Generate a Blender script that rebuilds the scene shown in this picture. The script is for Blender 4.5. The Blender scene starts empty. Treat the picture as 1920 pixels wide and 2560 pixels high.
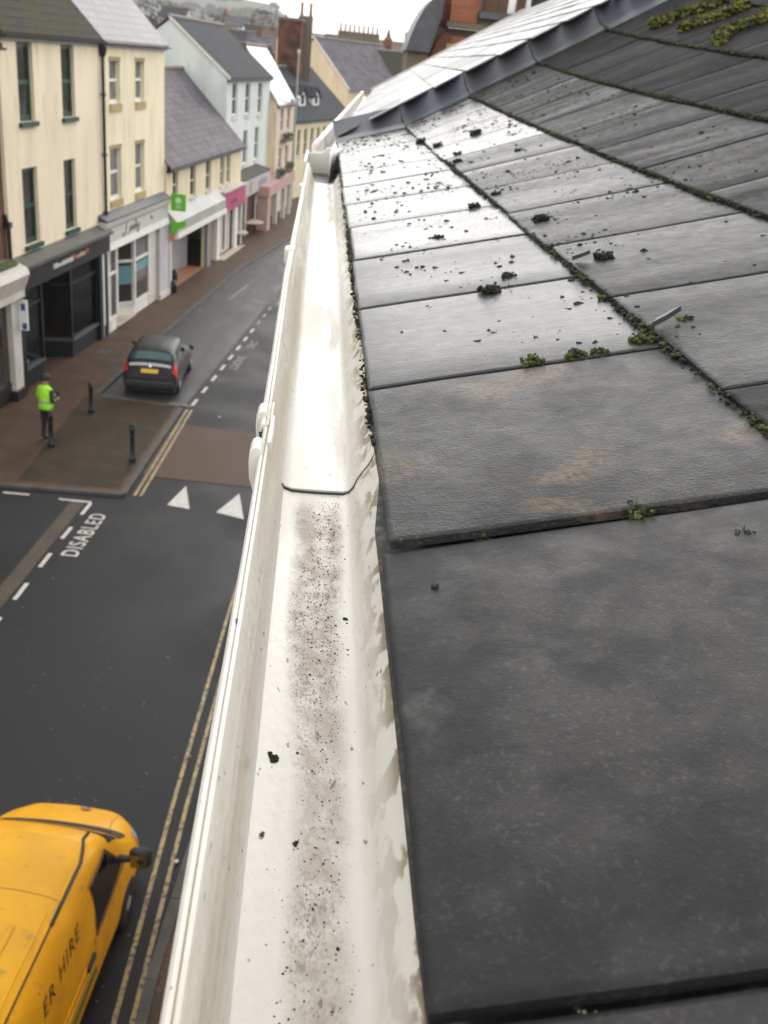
import bpy, bmesh, math, random
import numpy as np
from mathutils import Vector, Matrix, noise
random.seed(7)
rnd = random.random
def ru(a, b): return a + (b - a) * rnd()
rad = math.radians
scene = bpy.context.scene
col = scene.collection
# ------------------------------------------------------------------ camera, sky, sun, exposure
CAM = np.array([[0.994096, -0.064194, -0.087473], [-0.052356, 0.422316, -0.904935], [0.095032, 0.904173, 0.416462]])
cd = bpy.data.cameras.new('camera'); cam = bpy.data.objects.new('camera', cd); col.objects.link(cam)
M4 = Matrix.Identity(4)
for i in range(3):
    for j in range(3): M4[i][j] = float(CAM[i][j])
M4.translation = Vector((0, 0, 10)); cam.matrix_world = M4
cd.sensor_fit = 'VERTICAL'; cd.sensor_height = 36; cd.sensor_width = 27; cd.lens = 0.955 * 36
cd.clip_start = 0.01; cd.clip_end = 6000
cd.dof.use_dof = True; cd.dof.focus_distance = 0.62; cd.dof.aperture_fstop = 34.38 / 1.75
scene.camera = cam
world = bpy.data.worlds.new("World"); scene.world = world; world.use_nodes = True
wn = world.node_tree; wn.nodes.clear()
sky = wn.nodes.new('ShaderNodeTexSky'); sky.sky_type = 'NISHITA'; sky.sun_disc = False
SUN_EL, SUN_AZ = 11.0, 24.0          # degrees; azimuth measured from +Y towards +X
sky.sun_elevation = rad(SUN_EL); sky.sun_rotation = rad(SUN_AZ)
sky.air_density = 1.0; sky.dust_density = 6.0; sky.ozone_density = 1.0; sky.altitude = 0
hs = wn.nodes.new('ShaderNodeHueSaturation'); hs.inputs['Saturation'].default_value = 0.22
bg = wn.nodes.new('ShaderNodeBackground'); bg.inputs['Strength'].default_value = 0.12
wo = wn.nodes.new('ShaderNodeOutputWorld')
gm = wn.nodes.new('ShaderNodeGamma'); gm.inputs['Gamma'].default_value = 0.20      # cloud evens the sky out
ml = wn.nodes.new('ShaderNodeVectorMath'); ml.operation = 'SCALE'; ml.inputs['Scale'].default_value = 7.4
wn.links.new(sky.outputs[0], hs.inputs['Color']); wn.links.new(hs.outputs[0], gm.inputs['Color']); wn.links.new(gm.outputs[0], ml.inputs[0]); wn.links.new(ml.outputs[0], bg.inputs['Color']); wn.links.new(bg.outputs[0], wo.inputs['Surface'])
sl = bpy.data.lights.new('sun', 'SUN'); sl.energy = 0.6; sl.angle = rad(60); sl.color = (1.0, 0.95, 0.88)
so = bpy.data.objects.new('sun', sl); col.objects.link(so)
sd = Vector((math.sin(rad(SUN_AZ)) * math.cos(rad(SUN_EL)), math.cos(rad(SUN_AZ)) * math.cos(rad(SUN_EL)), math.sin(rad(SUN_EL))))
so.rotation_euler = (-sd).to_track_quat('-Z', 'Y').to_euler(); so.location = (0, 0, 60)
scene.view_settings.view_transform = 'Standard'; scene.view_settings.look = 'None'
scene.view_settings.gamma = 1; scene.view_settings.use_curve_mapping = False
scene.view_settings.exposure = 0.97
scene.cycles.use_denoising = True
scene.cycles.max_bounces = 6; scene.cycles.sample_clamp_indirect = 8

# ------------------------------------------------------------------ material helpers
def lin(c):
    return tuple((v / 12.92 if v <= .04045 else ((v + .055) / 1.055) ** 2.4) for v in c)
def M(name, c, c2=None, rough=.6, rough2=None, scale=4, detail=5, bump=0, bscale=40, stretch=(1, 1, 1), spec=.5, metallic=0,
      lo=.35, hi=.65, rnd_w=False, c3=None, s3=30, lo3=.6, hi3=.7, coat=0, emit=None, bstretch=None, coord='Object'):
    m = bpy.data.materials.new(name); m.use_nodes = True
    nt = m.node_tree; N = nt.nodes; Lk = nt.links.new
    p = N['Principled BSDF']
    p.inputs['Base Color'].default_value = (*c, 1); p.inputs['Roughness'].default_value = rough
    p.inputs['Specular IOR Level'].default_value = spec; p.inputs['Metallic'].default_value = metallic
    p.inputs['Coat Weight'].default_value = coat
    if emit: p.inputs['Emission Color'].default_value = (*emit[0], 1); p.inputs['Emission Strength'].default_value = emit[1]
    if c2 is None and bump == 0 and rough2 is None and c3 is None: return m
    tc = N.new('ShaderNodeTexCoord')
    def nz(sc, det, st):
        mp = N.new('ShaderNodeMapping'); mp.inputs['Scale'].default_value = st
        Lk(tc.outputs[coord], mp.inputs['Vector'])
        n = N.new('ShaderNodeTexNoise'); n.inputs['Scale'].default_value = sc; n.inputs['Detail'].default_value = det
        if rnd_w:
            n.noise_dimensions = '4D'; oi = N.new('ShaderNodeObjectInfo'); mu = N.new('ShaderNodeMath'); mu.operation = 'MULTIPLY'
            mu.inputs[1].default_value = 57; Lk(oi.outputs['Random'], mu.inputs[0]); Lk(mu.outputs[0], n.inputs['W'])
        Lk(mp.outputs[0], n.inputs['Vector']); return n.outputs['Fac']
    def mr(o, a, b, x, y):
        r = N.new('ShaderNodeMapRange'); r.inputs[1].default_value = a; r.inputs[2].default_value = b
        r.inputs[3].default_value = x; r.inputs[4].default_value = y; Lk(o, r.inputs[0]); return r.outputs[0]
    def mix(f, a, b):
        x = N.new('ShaderNodeMix'); x.data_type = 'RGBA'; Lk(f, x.inputs[0])
        for s, v in ((6, a), (7, b)):
            if isinstance(v, tuple): x.inputs[s].default_value = (*v, 1)
            else: Lk(v, x.inputs[s])
        return x.outputs[2]
    cur = c
    if c2 is not None or rough2 is not None:
        o = nz(scale, detail, stretch)
        if c2 is not None: cur = mix(mr(o, lo, hi, 0, 1), c, c2)
        if rough2 is not None: Lk(mr(o, lo, hi, rough, rough2), p.inputs['Roughness'])
    if c3 is not None:
        cur = mix(mr(nz(s3, 6, stretch), lo3, hi3, 0, 1), cur, c3)
    if not isinstance(cur, tuple): Lk(cur, p.inputs['Base Color'])
    if bump:
        b = N.new('ShaderNodeBump'); b.inputs['Strength'].default_value = 1; b.inputs['Distance'].default_value = bump
        Lk(nz(bscale, 4, bstretch or stretch), b.inputs['Height']); Lk(b.outputs[0], p.inputs['Normal'])
    return m
def brick_mat(name, c, c2, mortar, w=.225, h=.075, rough=.85, msize=.012, bump=.006, axes='XZ', offset=.5, dirt=None, spec=.3):
    m = bpy.data.materials.new(name); m.use_nodes = True
    nt = m.node_tree; N = nt.nodes; Lk = nt.links.new; p = N['Principled BSDF']; p.inputs['Roughness'].default_value = rough; p.inputs['Specular IOR Level'].default_value = spec
    tc = N.new('ShaderNodeTexCoord'); sp = N.new('ShaderNodeSeparateXYZ'); cb = N.new('ShaderNodeCombineXYZ')
    Lk(tc.outputs['Object'], sp.inputs[0])
    if axes == 'XYZ':   # walls seen from two sides
        ad = N.new('ShaderNodeMath'); Lk(sp.outputs[0], ad.inputs[0]); Lk(sp.outputs[1], ad.inputs[1]); Lk(ad.outputs[0], cb.inputs[0]); Lk(sp.outputs[2], cb.inputs[1])
    else:
        Lk(sp.outputs['XYZ'.index(axes[0])], cb.inputs[0]); Lk(sp.outputs['XYZ'.index(axes[1])], cb.inputs[1])
    br = N.new('ShaderNodeTexBrick'); Lk(cb.outputs[0], br.inputs['Vector'])
    br.inputs['Color1'].default_value = (*c, 1); br.inputs['Color2'].default_value = (*c2, 1); br.inputs['Mortar'].default_value = (*mortar, 1)
    br.inputs['Scale'].default_value = 1; br.inputs['Mortar Size'].default_value = msize
    br.inputs['Brick Width'].default_value = w; br.inputs['Row Height'].default_value = h; br.offset = offset
    n = N.new('ShaderNodeTexNoise'); n.inputs['Scale'].default_value = 1.3; n.inputs['Detail'].default_value = 6; Lk(tc.outputs['Object'], n.inputs['Vector'])
    mrn = N.new('ShaderNodeMapRange'); mrn.inputs[1].default_value = .4; mrn.inputs[2].default_value = .65; Lk(n.outputs['Fac'], mrn.inputs[0])
    x = N.new('ShaderNodeMix'); x.data_type = 'RGBA'; Lk(mrn.outputs[0], x.inputs[0]); Lk(br.outputs['Color'], x.inputs[6])
    x.inputs[7].default_value = (*(dirt or tuple(v * .6 for v in c)), 1); Lk(x.outputs[2], p.inputs['Base Color'])
    b = N.new('ShaderNodeBump'); b.inputs['Distance'].default_value = bump; b.invert = True; Lk(br.outputs['Fac'], b.inputs['Height']); Lk(b.outputs[0], p.inputs['Normal'])
    return m

# ------------------------------------------------------------------ mesh helpers
class MB:
    def __init__(s): s.v = []; s.f = []; s.mi = []; s.cur = 0
    def add(s, vs, fs):
        o = len(s.v); s.v += [tuple(v) for v in vs]; s.f += [tuple(i + o for i in f) for f in fs]; s.mi += [s.cur] * len(fs); return s
    def box(s, x0, x1, y0, y1, z0, z1):
        return s.add([(x0, y0, z0), (x1, y0, z0), (x1, y1, z0), (x0, y1, z0), (x0, y0, z1), (x1, y0, z1), (x1, y1, z1), (x0, y1, z1)],
                     [(0, 3, 2, 1), (4, 5, 6, 7), (0, 1, 5, 4), (1, 2, 6, 5), (2, 3, 7, 6), (3, 0, 4, 7)])
    def poly(s, pts): return s.add(pts, [tuple(range(len(pts)))])
    def prism(s, pts, d):   # planar polygon pts extruded by vector d
        n = len(pts); d = Vector(d)
        return s.add(list(pts) + [tuple(Vector(p) + d) for p in pts], [tuple(range(n))[::-1], tuple(range(n, 2 * n))] + [(i, (i + 1) % n, n + (i + 1) % n, n + i) for i in range(n)])
    def rings(s, rs, close=True, caps=True):
        n = len(rs[0]); vs = [p for r in rs for p in r]; fs = []
        for i in range(len(rs) - 1):
            for j in range(n if close else n - 1):
                k = (j + 1) % n; fs.append((i * n + j, i * n + k, (i + 1) * n + k, (i + 1) * n + j))
        if caps and close: fs += [tuple(range(n))[::-1], tuple(range((len(rs) - 1) * n, len(rs) * n))]
        return s.add(vs, fs)
    def tube(s, path, r, n=8):
        rs = []; P = [Vector(p) for p in path]
        for i, p in enumerate(P):
            t = (P[min(i + 1, len(P) - 1)] - P[max(i - 1, 0)]).normalized()
            a = Vector((0, 0, 1)) if abs(t.z) < .9 else Vector((1, 0, 0)); u = t.cross(a).normalized(); w = t.cross(u)
            rr = r[i] if isinstance(r, (list, tuple)) else r
            rs.append([tuple(p + u * math.cos(6.2832 * k / n) * rr + w * math.sin(6.2832 * k / n) * rr) for k in range(n)])
        return s.rings(rs)
    def lathe(s, prof, c=(0, 0, 0), n=12):
        return s.rings([[(c[0] + r * math.cos(6.2832 * k / n), c[1] + r * math.sin(6.2832 * k / n), c[2] + z) for k in range(n)] for r, z in prof])
    def build(s, name, mats, parent=None, smooth=False, loc=None):
        me = bpy.data.meshes.new(name); me.from_pydata(s.v, [], s.f)
        for m in (mats if isinstance(mats, (list, tuple)) else [mats]): me.materials.append(m)
        for p, i in zip(me.polygons, s.mi): p.material_index = i; p.use_smooth = smooth
        me.update()
        return put(name, me, parent, loc)
def put(name, me, parent=None, loc=None):
    o = bpy.data.objects.new(name, me); col.objects.link(o)
    if parent: o.parent = parent
    if loc: o.location = loc
    return o
def tag(o, label, cat, group=None):
    o['label'] = label; o['category'] = cat
    if group: o['group'] = group
    return o
def thing(name, label, cat, loc=(0, 0, 0), rz=0, group=None):
    o = bpy.data.objects.new(name, None); col.objects.link(o); o.empty_display_size = .2
    o.location = loc; o.rotation_euler = (0, 0, rz); return tag(o, label, cat, group)
def kind(o, k='structure'): o['kind'] = k; return o
def fixn(o):
    bm = bmesh.new(); bm.from_mesh(o.data); bmesh.ops.recalc_face_normals(bm, faces=bm.faces); bm.to_mesh(o.data); bm.free(); return o
def bevel(o, w, seg=2):
    m = o.modifiers.new('bevel', 'BEVEL'); m.width = w; m.segments = seg; m.limit_method = 'ANGLE'; m.angle_limit = rad(40); return o
def text_mesh(txt, size, shear=0, sx=1, extrude=0.0, bold=0.0, spacing=1.0):
    c = bpy.data.curves.new('lettering', 'FONT'); c.body = txt; c.size = size; c.shear = shear; c.extrude = extrude; c.offset = bold; c.space_character = spacing
    o = bpy.data.objects.new('lettering', c); col.objects.link(o)
    dg = bpy.context.evaluated_depsgraph_get(); dg.update()
    me = bpy.data.meshes.new_from_object(o.evaluated_get(dg)); bpy.data.objects.remove(o); bpy.data.curves.remove(c)
    for v in me.vertices: v.co.x *= sx
    return me

# ------------------------------------------------------------------ materials
W = {}
W['asphalt'] = M('wet_asphalt', (.0115, .0113, .012), (.019, .0185, .019), spec=.2, rough=.42, rough2=.62, scale=.45, detail=8, bump=.004, bscale=60, c3=(.05, .05, .05), s3=70, lo3=.66, hi3=.72)
W['asphalt2'] = M('worn_asphalt', (.022, .020, .019), (.034, .031, .029), spec=.42, rough=.36, rough2=.58, scale=.8, detail=8, bump=.004, bscale=60, stretch=(1, .35, 1))
W['table'] = M('brown_asphalt', (.066, .037, .023), (.084, .050, .032), spec=.15, rough=.5, rough2=.6, scale=1.4, detail=8, bump=.003, bscale=60)
W['paving'] = brick_mat('brown_block_paving', (.100, .050, .025), (.078, .040, .021), (.026, .017, .012), w=.21, h=.105, rough=.62, msize=.008, bump=.004, axes='XY', dirt=(.046, .026, .015), spec=.3)
W['paving2'] = brick_mat('brown_sett_paving', (.066, .044, .022), (.052, .035, .018), (.018, .014, .010), w=.13, h=.11, rough=.62, msize=.01, bump=.006, axes='XY', dirt=(.030, .023, .015), spec=.15)
W['kerb'] = M('kerb_stone', (.052, .048, .042), (.080, .074, .066), rough=.55, scale=3, bump=.003, spec=.25)
W['channel'] = brick_mat('channel_setts', (.10, .075, .05), (.075, .058, .042), (.03, .025, .02), w=.12, h=.1, rough=.5, msize=.012, bump=.006, axes='XY', dirt=(.05, .04, .03))
W['paint'] = M('road_paint_white', (.50, .48, .43), (.40, .38, .33), rough=.5, scale=6, detail=8, c3=(.10, .095, .09), s3=22, lo3=.60, hi3=.68)
W['paint_old'] = M('road_paint_worn', (.26, .23, .17), (.16, .145, .12), rough=.5, scale=5, detail=8, c3=(.05, .045, .04), s3=14, lo3=.50, hi3=.62)
W['yellow'] = M('road_paint_yellow', (.34, .24, .09), (.22, .165, .08), rough=.5, scale=4, detail=8, c3=(.05, .045, .04), s3=16, lo3=.50, hi3=.62)
def render_wall(name, c, k=.82, s=.7): return M(name, c, tuple(v * k for v in c), rough=.85, scale=s * 1.6, detail=9, bump=.004, bscale=50, lo=.42, hi=.75, stretch=(1, 1, .3), c3=(c[0] * .70, c[1] * .70, c[2] * .62), s3=2.6, lo3=.56, hi3=.78)
W['cream'] = render_wall('cream_painted_render', (.78, .665, .49))
W['cream2'] = render_wall('yellow_cream_render', (.78, .69, .48))
W['cream3'] = render_wall('pale_cream_render', (.68, .58, .40))
W['mint'] = render_wall('pale_mint_render', (.60, .64, .60))
W['pinkcream'] = render_wall('pinkish_cream_render', (.66, .52, .42))
W['ochre'] = render_wall('ochre_cream_render', (.72, .58, .39))
W['grey_wall'] = render_wall('grey_render', (.40, .38, .35))
W['brown_wall'] = render_wall('brown_weathered_wall', (.16, .12, .085))
W['whitewall'] = render_wall('white_painted_render', (.72, .72, .68))
W['brick'] = brick_mat('red_brick', (.22, .065, .035), (.17, .055, .03), (.16, .13, .10), axes='XYZ', dirt=(.085, .04, .028))
W['brick_orange'] = brick_mat('orange_brick', (.40, .115, .045), (.30, .09, .04), (.20, .13, .09), axes='XYZ', dirt=(.22, .075, .04))
W['brick_dark'] = brick_mat('soot_brown_brick', (.17, .05, .026), (.11, .036, .022), (.07, .05, .04), axes='XYZ', dirt=(.05, .028, .018))
W['brick_soot'] = brick_mat('sooty_red_brick', (.20, .055, .026), (.14, .04, .022), (.07, .05, .04), axes='XYZ', dirt=(.035, .020, .013))
def slate_roof(name, c, rough=.45, dirt=None, spec=.2): return brick_mat(name, c, tuple(v * .8 for v in c), tuple(v * .45 for v in c), w=.3, h=.22, rough=rough, msize=.012, bump=.012, axes='XY', dirt=dirt, spec=spec)
W['roofA'] = slate_roof('mossy_slate', (.062, .056, .052), .8, dirt=(.055, .055, .028), spec=.05)
W['roofB'] = slate_roof('pale_wet_slate', (.24, .23, .225), .5, dirt=(.17, .165, .165), spec=.25)
W['roofC'] = slate_roof('purple_grey_slate', (.14, .125, .14), .65, dirt=(.075, .068, .076), spec=.15)
W['roofD'] = slate_roof('dark_grey_slate', (.062, .062, .070), .75, dirt=(.045, .046, .052), spec=.06)
W['roofW'] = slate_roof('rain_wet_slate', (.14, .14, .15), .16, dirt=(.12, .12, .13))
W['tile'] = slate_roof('brown_tile', (.15, .09, .06), .7)
W['stone'] = M('ridge_stone', (.22, .20, .17), (.14, .13, .11), rough=.8, scale=4, bump=.004)
W['tan'] = M('tan_sill_stone', (.42, .32, .15), (.32, .24, .11), rough=.8, scale=5)
W['lintel_shade'] = M('brown_lintel_shade', (.34, .25, .14), (.28, .2, .11), rough=.8, scale=5)  # brown strip under window heads, the lintel's shade put into its colour
W['black'] = M('black_iron', (.008, .008, .009), rough=.4)
W['rubber'] = M('black_rubber', (.012, .012, .013), rough=.55)
W['green'] = M('dark_green_paint', (.006, .048, .032), rough=.5, spec=.25)
W['white'] = M('white_paint', (.72, .71, .67), (.62, .60, .55), rough=.45, scale=3)
W['offwhite'] = M('off_white_paint', (.56, .53, .47), (.48, .45, .40), rough=.55, scale=2)
W['greyfascia'] = M('grey_fascia_board', (.36, .36, .33), (.30, .30, .28), rough=.55, scale=1.5)
W['lilac'] = M('lilac_grey_board', (.22, .20, .21), (.17, .155, .165), rough=.4, scale=1)
W['lead'] = M('lead_sheet', (.060, .061, .066), (.105, .107, .115), rough=.42, rough2=.55, spec=.35, scale=2.5, bump=.004, bscale=14)
W['lead2'] = M('blue_grey_lead', (.050, .056, .072), (.085, .092, .11), rough=.4, rough2=.58, spec=.35, scale=3, bump=.004, bscale=14)
W['navy'] = M('near_black_navy_paint', (.005, .007, .010), (.008, .010, .014), rough=.5, scale=2, spec=.2)
W['navyfascia'] = M('charcoal_fascia', (.012, .010, .010), (.017, .014, .014), rough=.6, scale=2, spec=.2)
W['slatebluesill'] = M('blue_grey_sill', (.075, .08, .095), rough=.3)
W['magenta'] = M('magenta_sign', (.36, .02, .11), (.30, .018, .095), rough=.5, scale=2)
W['signgreen'] = M('bright_green_sign', (.13, .48, .025), rough=.4)
W['signwhite'] = M('white_lettering', (.75, .76, .74), rough=.5)
W['signgrey'] = M('grey_lettering', (.20, .20, .21), rough=.5)
W['orange'] = M('orange_paint', (.62, .20, .02), rough=.5)
W['orangered'] = M('orange_red_lettering', (.60, .09, .03), rough=.5)
W['maroon'] = M('maroon_paint', (.055, .010, .011), (.04, .008, .009), rough=.4, scale=2)
W['redpaint'] = M('red_paint', (.42, .025, .022), rough=.4)
W['pink'] = M('dusty_pink_paint', (.42, .26, .23), (.36, .22, .2), rough=.6, scale=2)
W['terracotta'] = M('terracotta_floor', (.40, .19, .10), (.34, .16, .085), rough=.5, scale=3)
W['tanfloor'] = M('tan_step_stone', (.50, .42, .32), (.42, .35, .27), rough=.6, scale=3)
W['glass'] = M('dark_window_glass', (.008, .010, .010), (.035, .033, .032), rough=.06, scale=1.6, spec=.3, lo=.45, hi=.6)
W['glassgrey'] = M('window_glass_with_net_curtain', (.17, .16, .155), (.10, .095, .09), rough=.12, scale=3)
W['glassbrown'] = M('shop_window_glass', (.045, .033, .026), (.024, .02, .018), rough=.08, scale=1)
W['teal'] = M('teal_panel', (.10, .24, .25), rough=.4)
W['blue'] = M('blue_sign', (.03, .06, .32), rough=.4)
W['ochregoods'] = M('woven_straw', (.42, .27, .11), (.28, .17, .07), rough=.8, scale=20)
W['terracottapot'] = M('clay_chimney_pot', (.34, .17, .08), (.25, .13, .065), rough=.8, scale=4)
W['leaf'] = M('dark_green_leaves', (.022, .05, .012), (.05, .085, .018), rough=.6, scale=14)
W['tree'] = M('bare_tree_foliage', (.055, .05, .035), (.085, .075, .05), rough=.9, scale=5)
W['bark'] = M('tree_bark', (.045, .036, .028), rough=.9)
HAZE = .0003
W['hill'] = M('winter_hillside', (.085, .085, .058), (.060, .058, .050), rough=.95, scale=.012, detail=10, c3=(.075, .085, .05), s3=.006, lo3=.55, hi3=.62)

# ------------------------------------------------------------------ the setting: ground, road, pavements
kind(MB().add([(-2500, -400, -.004), (2500, -400, -.004), (2500, 140, -.004), (-2500, 140, -.004)], [(0, 1, 2, 3)]).build('ground', W['asphalt']))
def sheet(name, pts, z, m, th=None, parent=None):
    b = MB()
    if th: b.prism([(x, y, z - th) for x, y in pts], (0, 0, th))
    else: b.poly([(x, y, z) for x, y in pts])
    return fixn(b.build(name, m, parent))
kerbL = [(-4.15, 21.65), (-3.62, 28.25), (-6.25, 28.75), (-6.06, 30.5), (-5.44, 35.7), (-4.6, 42), (-3.72, 48.7), (-1.41, 59.7), (2.5, 76), (9, 100)]
kind(sheet('road', [(-7.2, -30), (2, -30), (2, 14), (8, 60), (14, 110), (6, 110), (-2, 66), (-3.72, 50), (-6.3, 29), (-7.2, 21)], .0, W['asphalt']))
kind(sheet('parking_lane', [(-6.22, 28.7), (-3.62, 28.35), (-2.55, 37.2), (-1.3, 47), (.6, 58), (-1.35, 59.6), (-3.68, 48.7), (-4.56, 42), (-5.4, 35.7), (-6.02, 30.5)], .004, W['asphalt2']))
kind(sheet('pavement', kerbL + [(-60, 120), (-60, 21.75), (-7.0, 21.8)], .06, W['paving'], .08))
kind(sheet('pavement', [(-4.35, 21.95), (-3.86, 28.1), (-6.6, 28.5), (-6.75, 22.05)], .064, W['paving2']))
kb = MB()
def kerb_strip(pts, w, z0, z1, b):
    for (x0, y0), (x1, y1) in zip(pts[:-1], pts[1:]):
        d = Vector((x1 - x0, y1 - y0)).normalized(); n = Vector((-d.y, d.x)) * w
        L = (Vector((x1, y1)) - Vector((x0, y0))).length; k = max(1, int(L / .9))
        for i in range(k):
            a = i / k; c = (i + 1) / k - .012 / L
            p = [(x0 + (x1 - x0) * t, y0 + (y1 - y0) * t) for t in (a, c)]
            b.prism([(p[0][0], p[0][1], z0), (p[1][0], p[1][1], z0), (p[1][0] + n.x, p[1][1] + n.y, z0), (p[0][0] + n.x, p[0][1] + n.y, z0)], (0, 0, z1 - z0))
kerb_strip([(x + .04, y) for x, y in kerbL], .16, -.01, .078, kb)
kerb_strip([(-7.2, 21.74), (-4.2, 21.6)], .12, -.01, .074, kb)
kind(fixn(kb.build('kerb', W['kerb'])))
kR = MB(); kerbR = [(-2.3, -12), (-1.55, 5), (-1.42, 8.15), (-1.17, 10.6), (-.85, 16), (.1, 30), (2.6, 58)]
kerb_strip(kerbR, -.14, -.01, .085, kR); kind(fixn(kR.build('kerb', W['kerb'])))
kind(sheet('pavement', [(x + .1, y) for x, y in kerbR] + [(12, 58), (12, -12)], .06, W['paving'], .08))
kind(sheet('speed_table', [(-3.98, 22.97), (-3.66, 26.85), (-.1, 26.4), (-.45, 22.6)], .012, W['table'], .02))
kind(sheet('channel', [(-5.28, 21.3), (-4.95, 21.3), (-5.42, 16.6), (-5.95, 11), (-6.3, 11), (-5.75, 16.6)], .006, W['channel']))
kind(sheet('channel', [(-3.95, 31.0), (-3.78, 31.0), (-2.72, 45), (-1.0, 57), (-1.15, 57), (-2.9, 45)], .009, W['channel']))
# parking bay for disabled drivers is a slightly darker patch
def seg(b, p, q, w, z):
    p = Vector(p); q = Vector(q); d = (q - p).normalized(); n = Vector((-d.y, d.x)) * w / 2
    b.poly([(*(p - n), z), (*(q - n), z), (*(q + n), z), (*(p + n), z)][::-1]); return b
def flat_text(txt, x, y, ang, size, sx, parent, m, z=.011, bold=.0, sp=1.0):
    me = text_mesh(txt, size, 0, sx, 0, bold, sp); me.materials.append(m)
    o = put('lettering', me, parent); o.location = (x, y, z); o.rotation_euler = (0, 0, ang); return o
bay = thing('bay_marking', 'dashed white bay lines lettered DISABLED beside the brown channel', 'road marking')
for p, q in [((-5.29, 16.61), (-5.23, 17.26)), ((-5.16, 17.94), (-5.1, 18.56)), ((-5.04, 19.26), (-4.97, 19.84)), ((-4.90, 20.5), (-4.83, 21.14)), ((-4.83, 21.19), (-5.59, 21.26)), ((-6.3, 21.39), (-6.91, 21.43)), ((-5.42, 15.3), (-5.36, 15.95)), ((-5.55, 14.0), (-5.49, 14.65))]:
    seg(MB(), p, q, .085, .012).build('dash', W['paint'], bay)
o = flat_text('DISABLED', -4.55, 18.45, rad(90 - 5.5), .50, .86, bay, W['paint'], bold=.006, sp=1.16)
bay2 = thing('bay_marking', 'worn cream dashes lettered LOADING ONLY along the parking lane', 'road marking')
p0, p1 = Vector((-3.4, 28.5)), Vector((-1.69, 42.11)); dd = p1 - p0
for i in range(11):
    a = i / 10.6; seg(MB(), p0 + dd * a, p0 + dd * (a + .046), .10, .014).build('dash', W['paint'] if i < 8 else W['paint_old'], bay2)
seg(MB(), (-3.42, 28.42), (-4.1, 28.62), .09, .014).build('dash', W['paint_old'], bay2)
seg(MB(), (-1.69, 42.6), (-2.6, 42.9), .10, .014).build('dash', W['paint_old'], bay2)
flat_text('LOADING', -2.40, 32.45, rad(90 - 7.5), .42, .92, bay2, W['paint_old'], z=.014, bold=.012)
flat_text('ONLY', -2.02, 35.25, rad(90 - 7.5), .42, .92, bay2, W['paint_old'], z=.014, bold=.012)
fm = seg(MB(), (-3.57, 42.63), (-2.97, 46.07), .12, .014).build('road_line', W['paint_old']); tag(fm, 'long faded cream line across the far parking lane', 'road marking')
for i, (p, q, w_, lab) in enumerate([((-1.47, 42.4), (-1.05, 45.6), .12, 'faded yellowish line at the far end of the loading dashes'), ((-.95, 46.5), (-.3, 50.5), .12, 'farthest faded yellowish line near the white gutter edge')]):
    tag(seg(MB(), p, q, w_, .014).build('road_line', W['paint_old']), lab, 'road marking')
yl = thing('double_yellow_lines', 'double yellow lines along the kerb of the paved build-out', 'road marking')
for off in (.12, .26): seg(MB(), (-4.04 + off, 21.7), (-3.62 + off, 28.1), .075, .018).build('line', W['yellow'], yl)
yr = thing('double_yellow_lines', 'double yellow lines beside the yellow van below the white gutter', 'road marking')
for off in (0, .2):
    b = MB(); pts = [(-2.55, -6), (-1.98, 3), (-1.68, 7.6), (-1.53, 11.05), (-1.23, 16.3), (-.55, 26)]
    for p, q in zip(pts[:-1], pts[1:]): seg(b, (p[0] + off, p[1]), (q[0] + off, q[1]), .058, .012)
    b.build('line', W['yellow'], yr)
for pts, lab in (([(-3.1, 21.32), (-2.55, 21.16), (-2.80, 22.5)], 'left white triangle painted on the road before the brown table'), ([(-1.92, 21.08), (-1.25, 20.8), (-1.47, 22.25)], 'right white triangle with a dark scuff, nearest the gutter')):
    t = MB().poly([(x, y, .010) for x, y in pts]).build('road_triangle', W['paint']); tag(t, lab, 'road marking')
sheet('scuff', [(-1.66, 21.42), (-1.6, 21.3), (-1.5, 21.62), (-1.55, 21.66)], .003, W['asphalt'], None, t)
tag(sheet('manhole_cover', [(-7.25, 33.1), (-6.8, 33.0), (-6.72, 33.5), (-7.17, 33.6)], .066, W['kerb']), 'square grey cover set in the brown paving by the dark shop', 'cover')
lit = []
for x, y, lab in [(-1.32, 10.05, 'crumpled white litter in the gutter beside the right kerb'), (-4.55, 40.4, 'small white litter at the kerb of the far pavement'), (-2.5, 27.6, 'white fleck of litter on the road before the brown table')]:
    b = MB(); q_ = [(.045 * ru(.5, 1.1) * math.cos(k), .05 * ru(.5, 1.1) * math.sin(k), ru(0, .02)) for k in np.linspace(0, 5.4, 7)]; b.add(q_ + [(0, .01, .035)], [(i, (i + 1) % 7, 7) for i in range(7)]); o = b.build('litter', W['offwhite']); o.location = (x, y, .02); tag(o, lab, 'litter')
b = MB()
for _ in range(230):
    x, y = ru(-6.2, -1.2), 7.5 + 13.5 * rnd() ** 1.3; r = ru(.005, .016) * (1 if rnd() < .88 else 1.7)
    if x < -5.6: continue
    a = ru(0, 6.28); b.poly([(x + r * math.cos(a + k * 1.2566) * ru(.7, 1.2), y + r * math.sin(a + k * 1.2566) * ru(.7, 1.2), .0105) for k in range(5)])
kind(tag(b.build('road_flecks', M('pale_gum_spots', (.14, .14, .135), rough=.6)), 'pale gum spots and grit flecks on the dark asphalt', 'flecks'), 'stuff')
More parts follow.
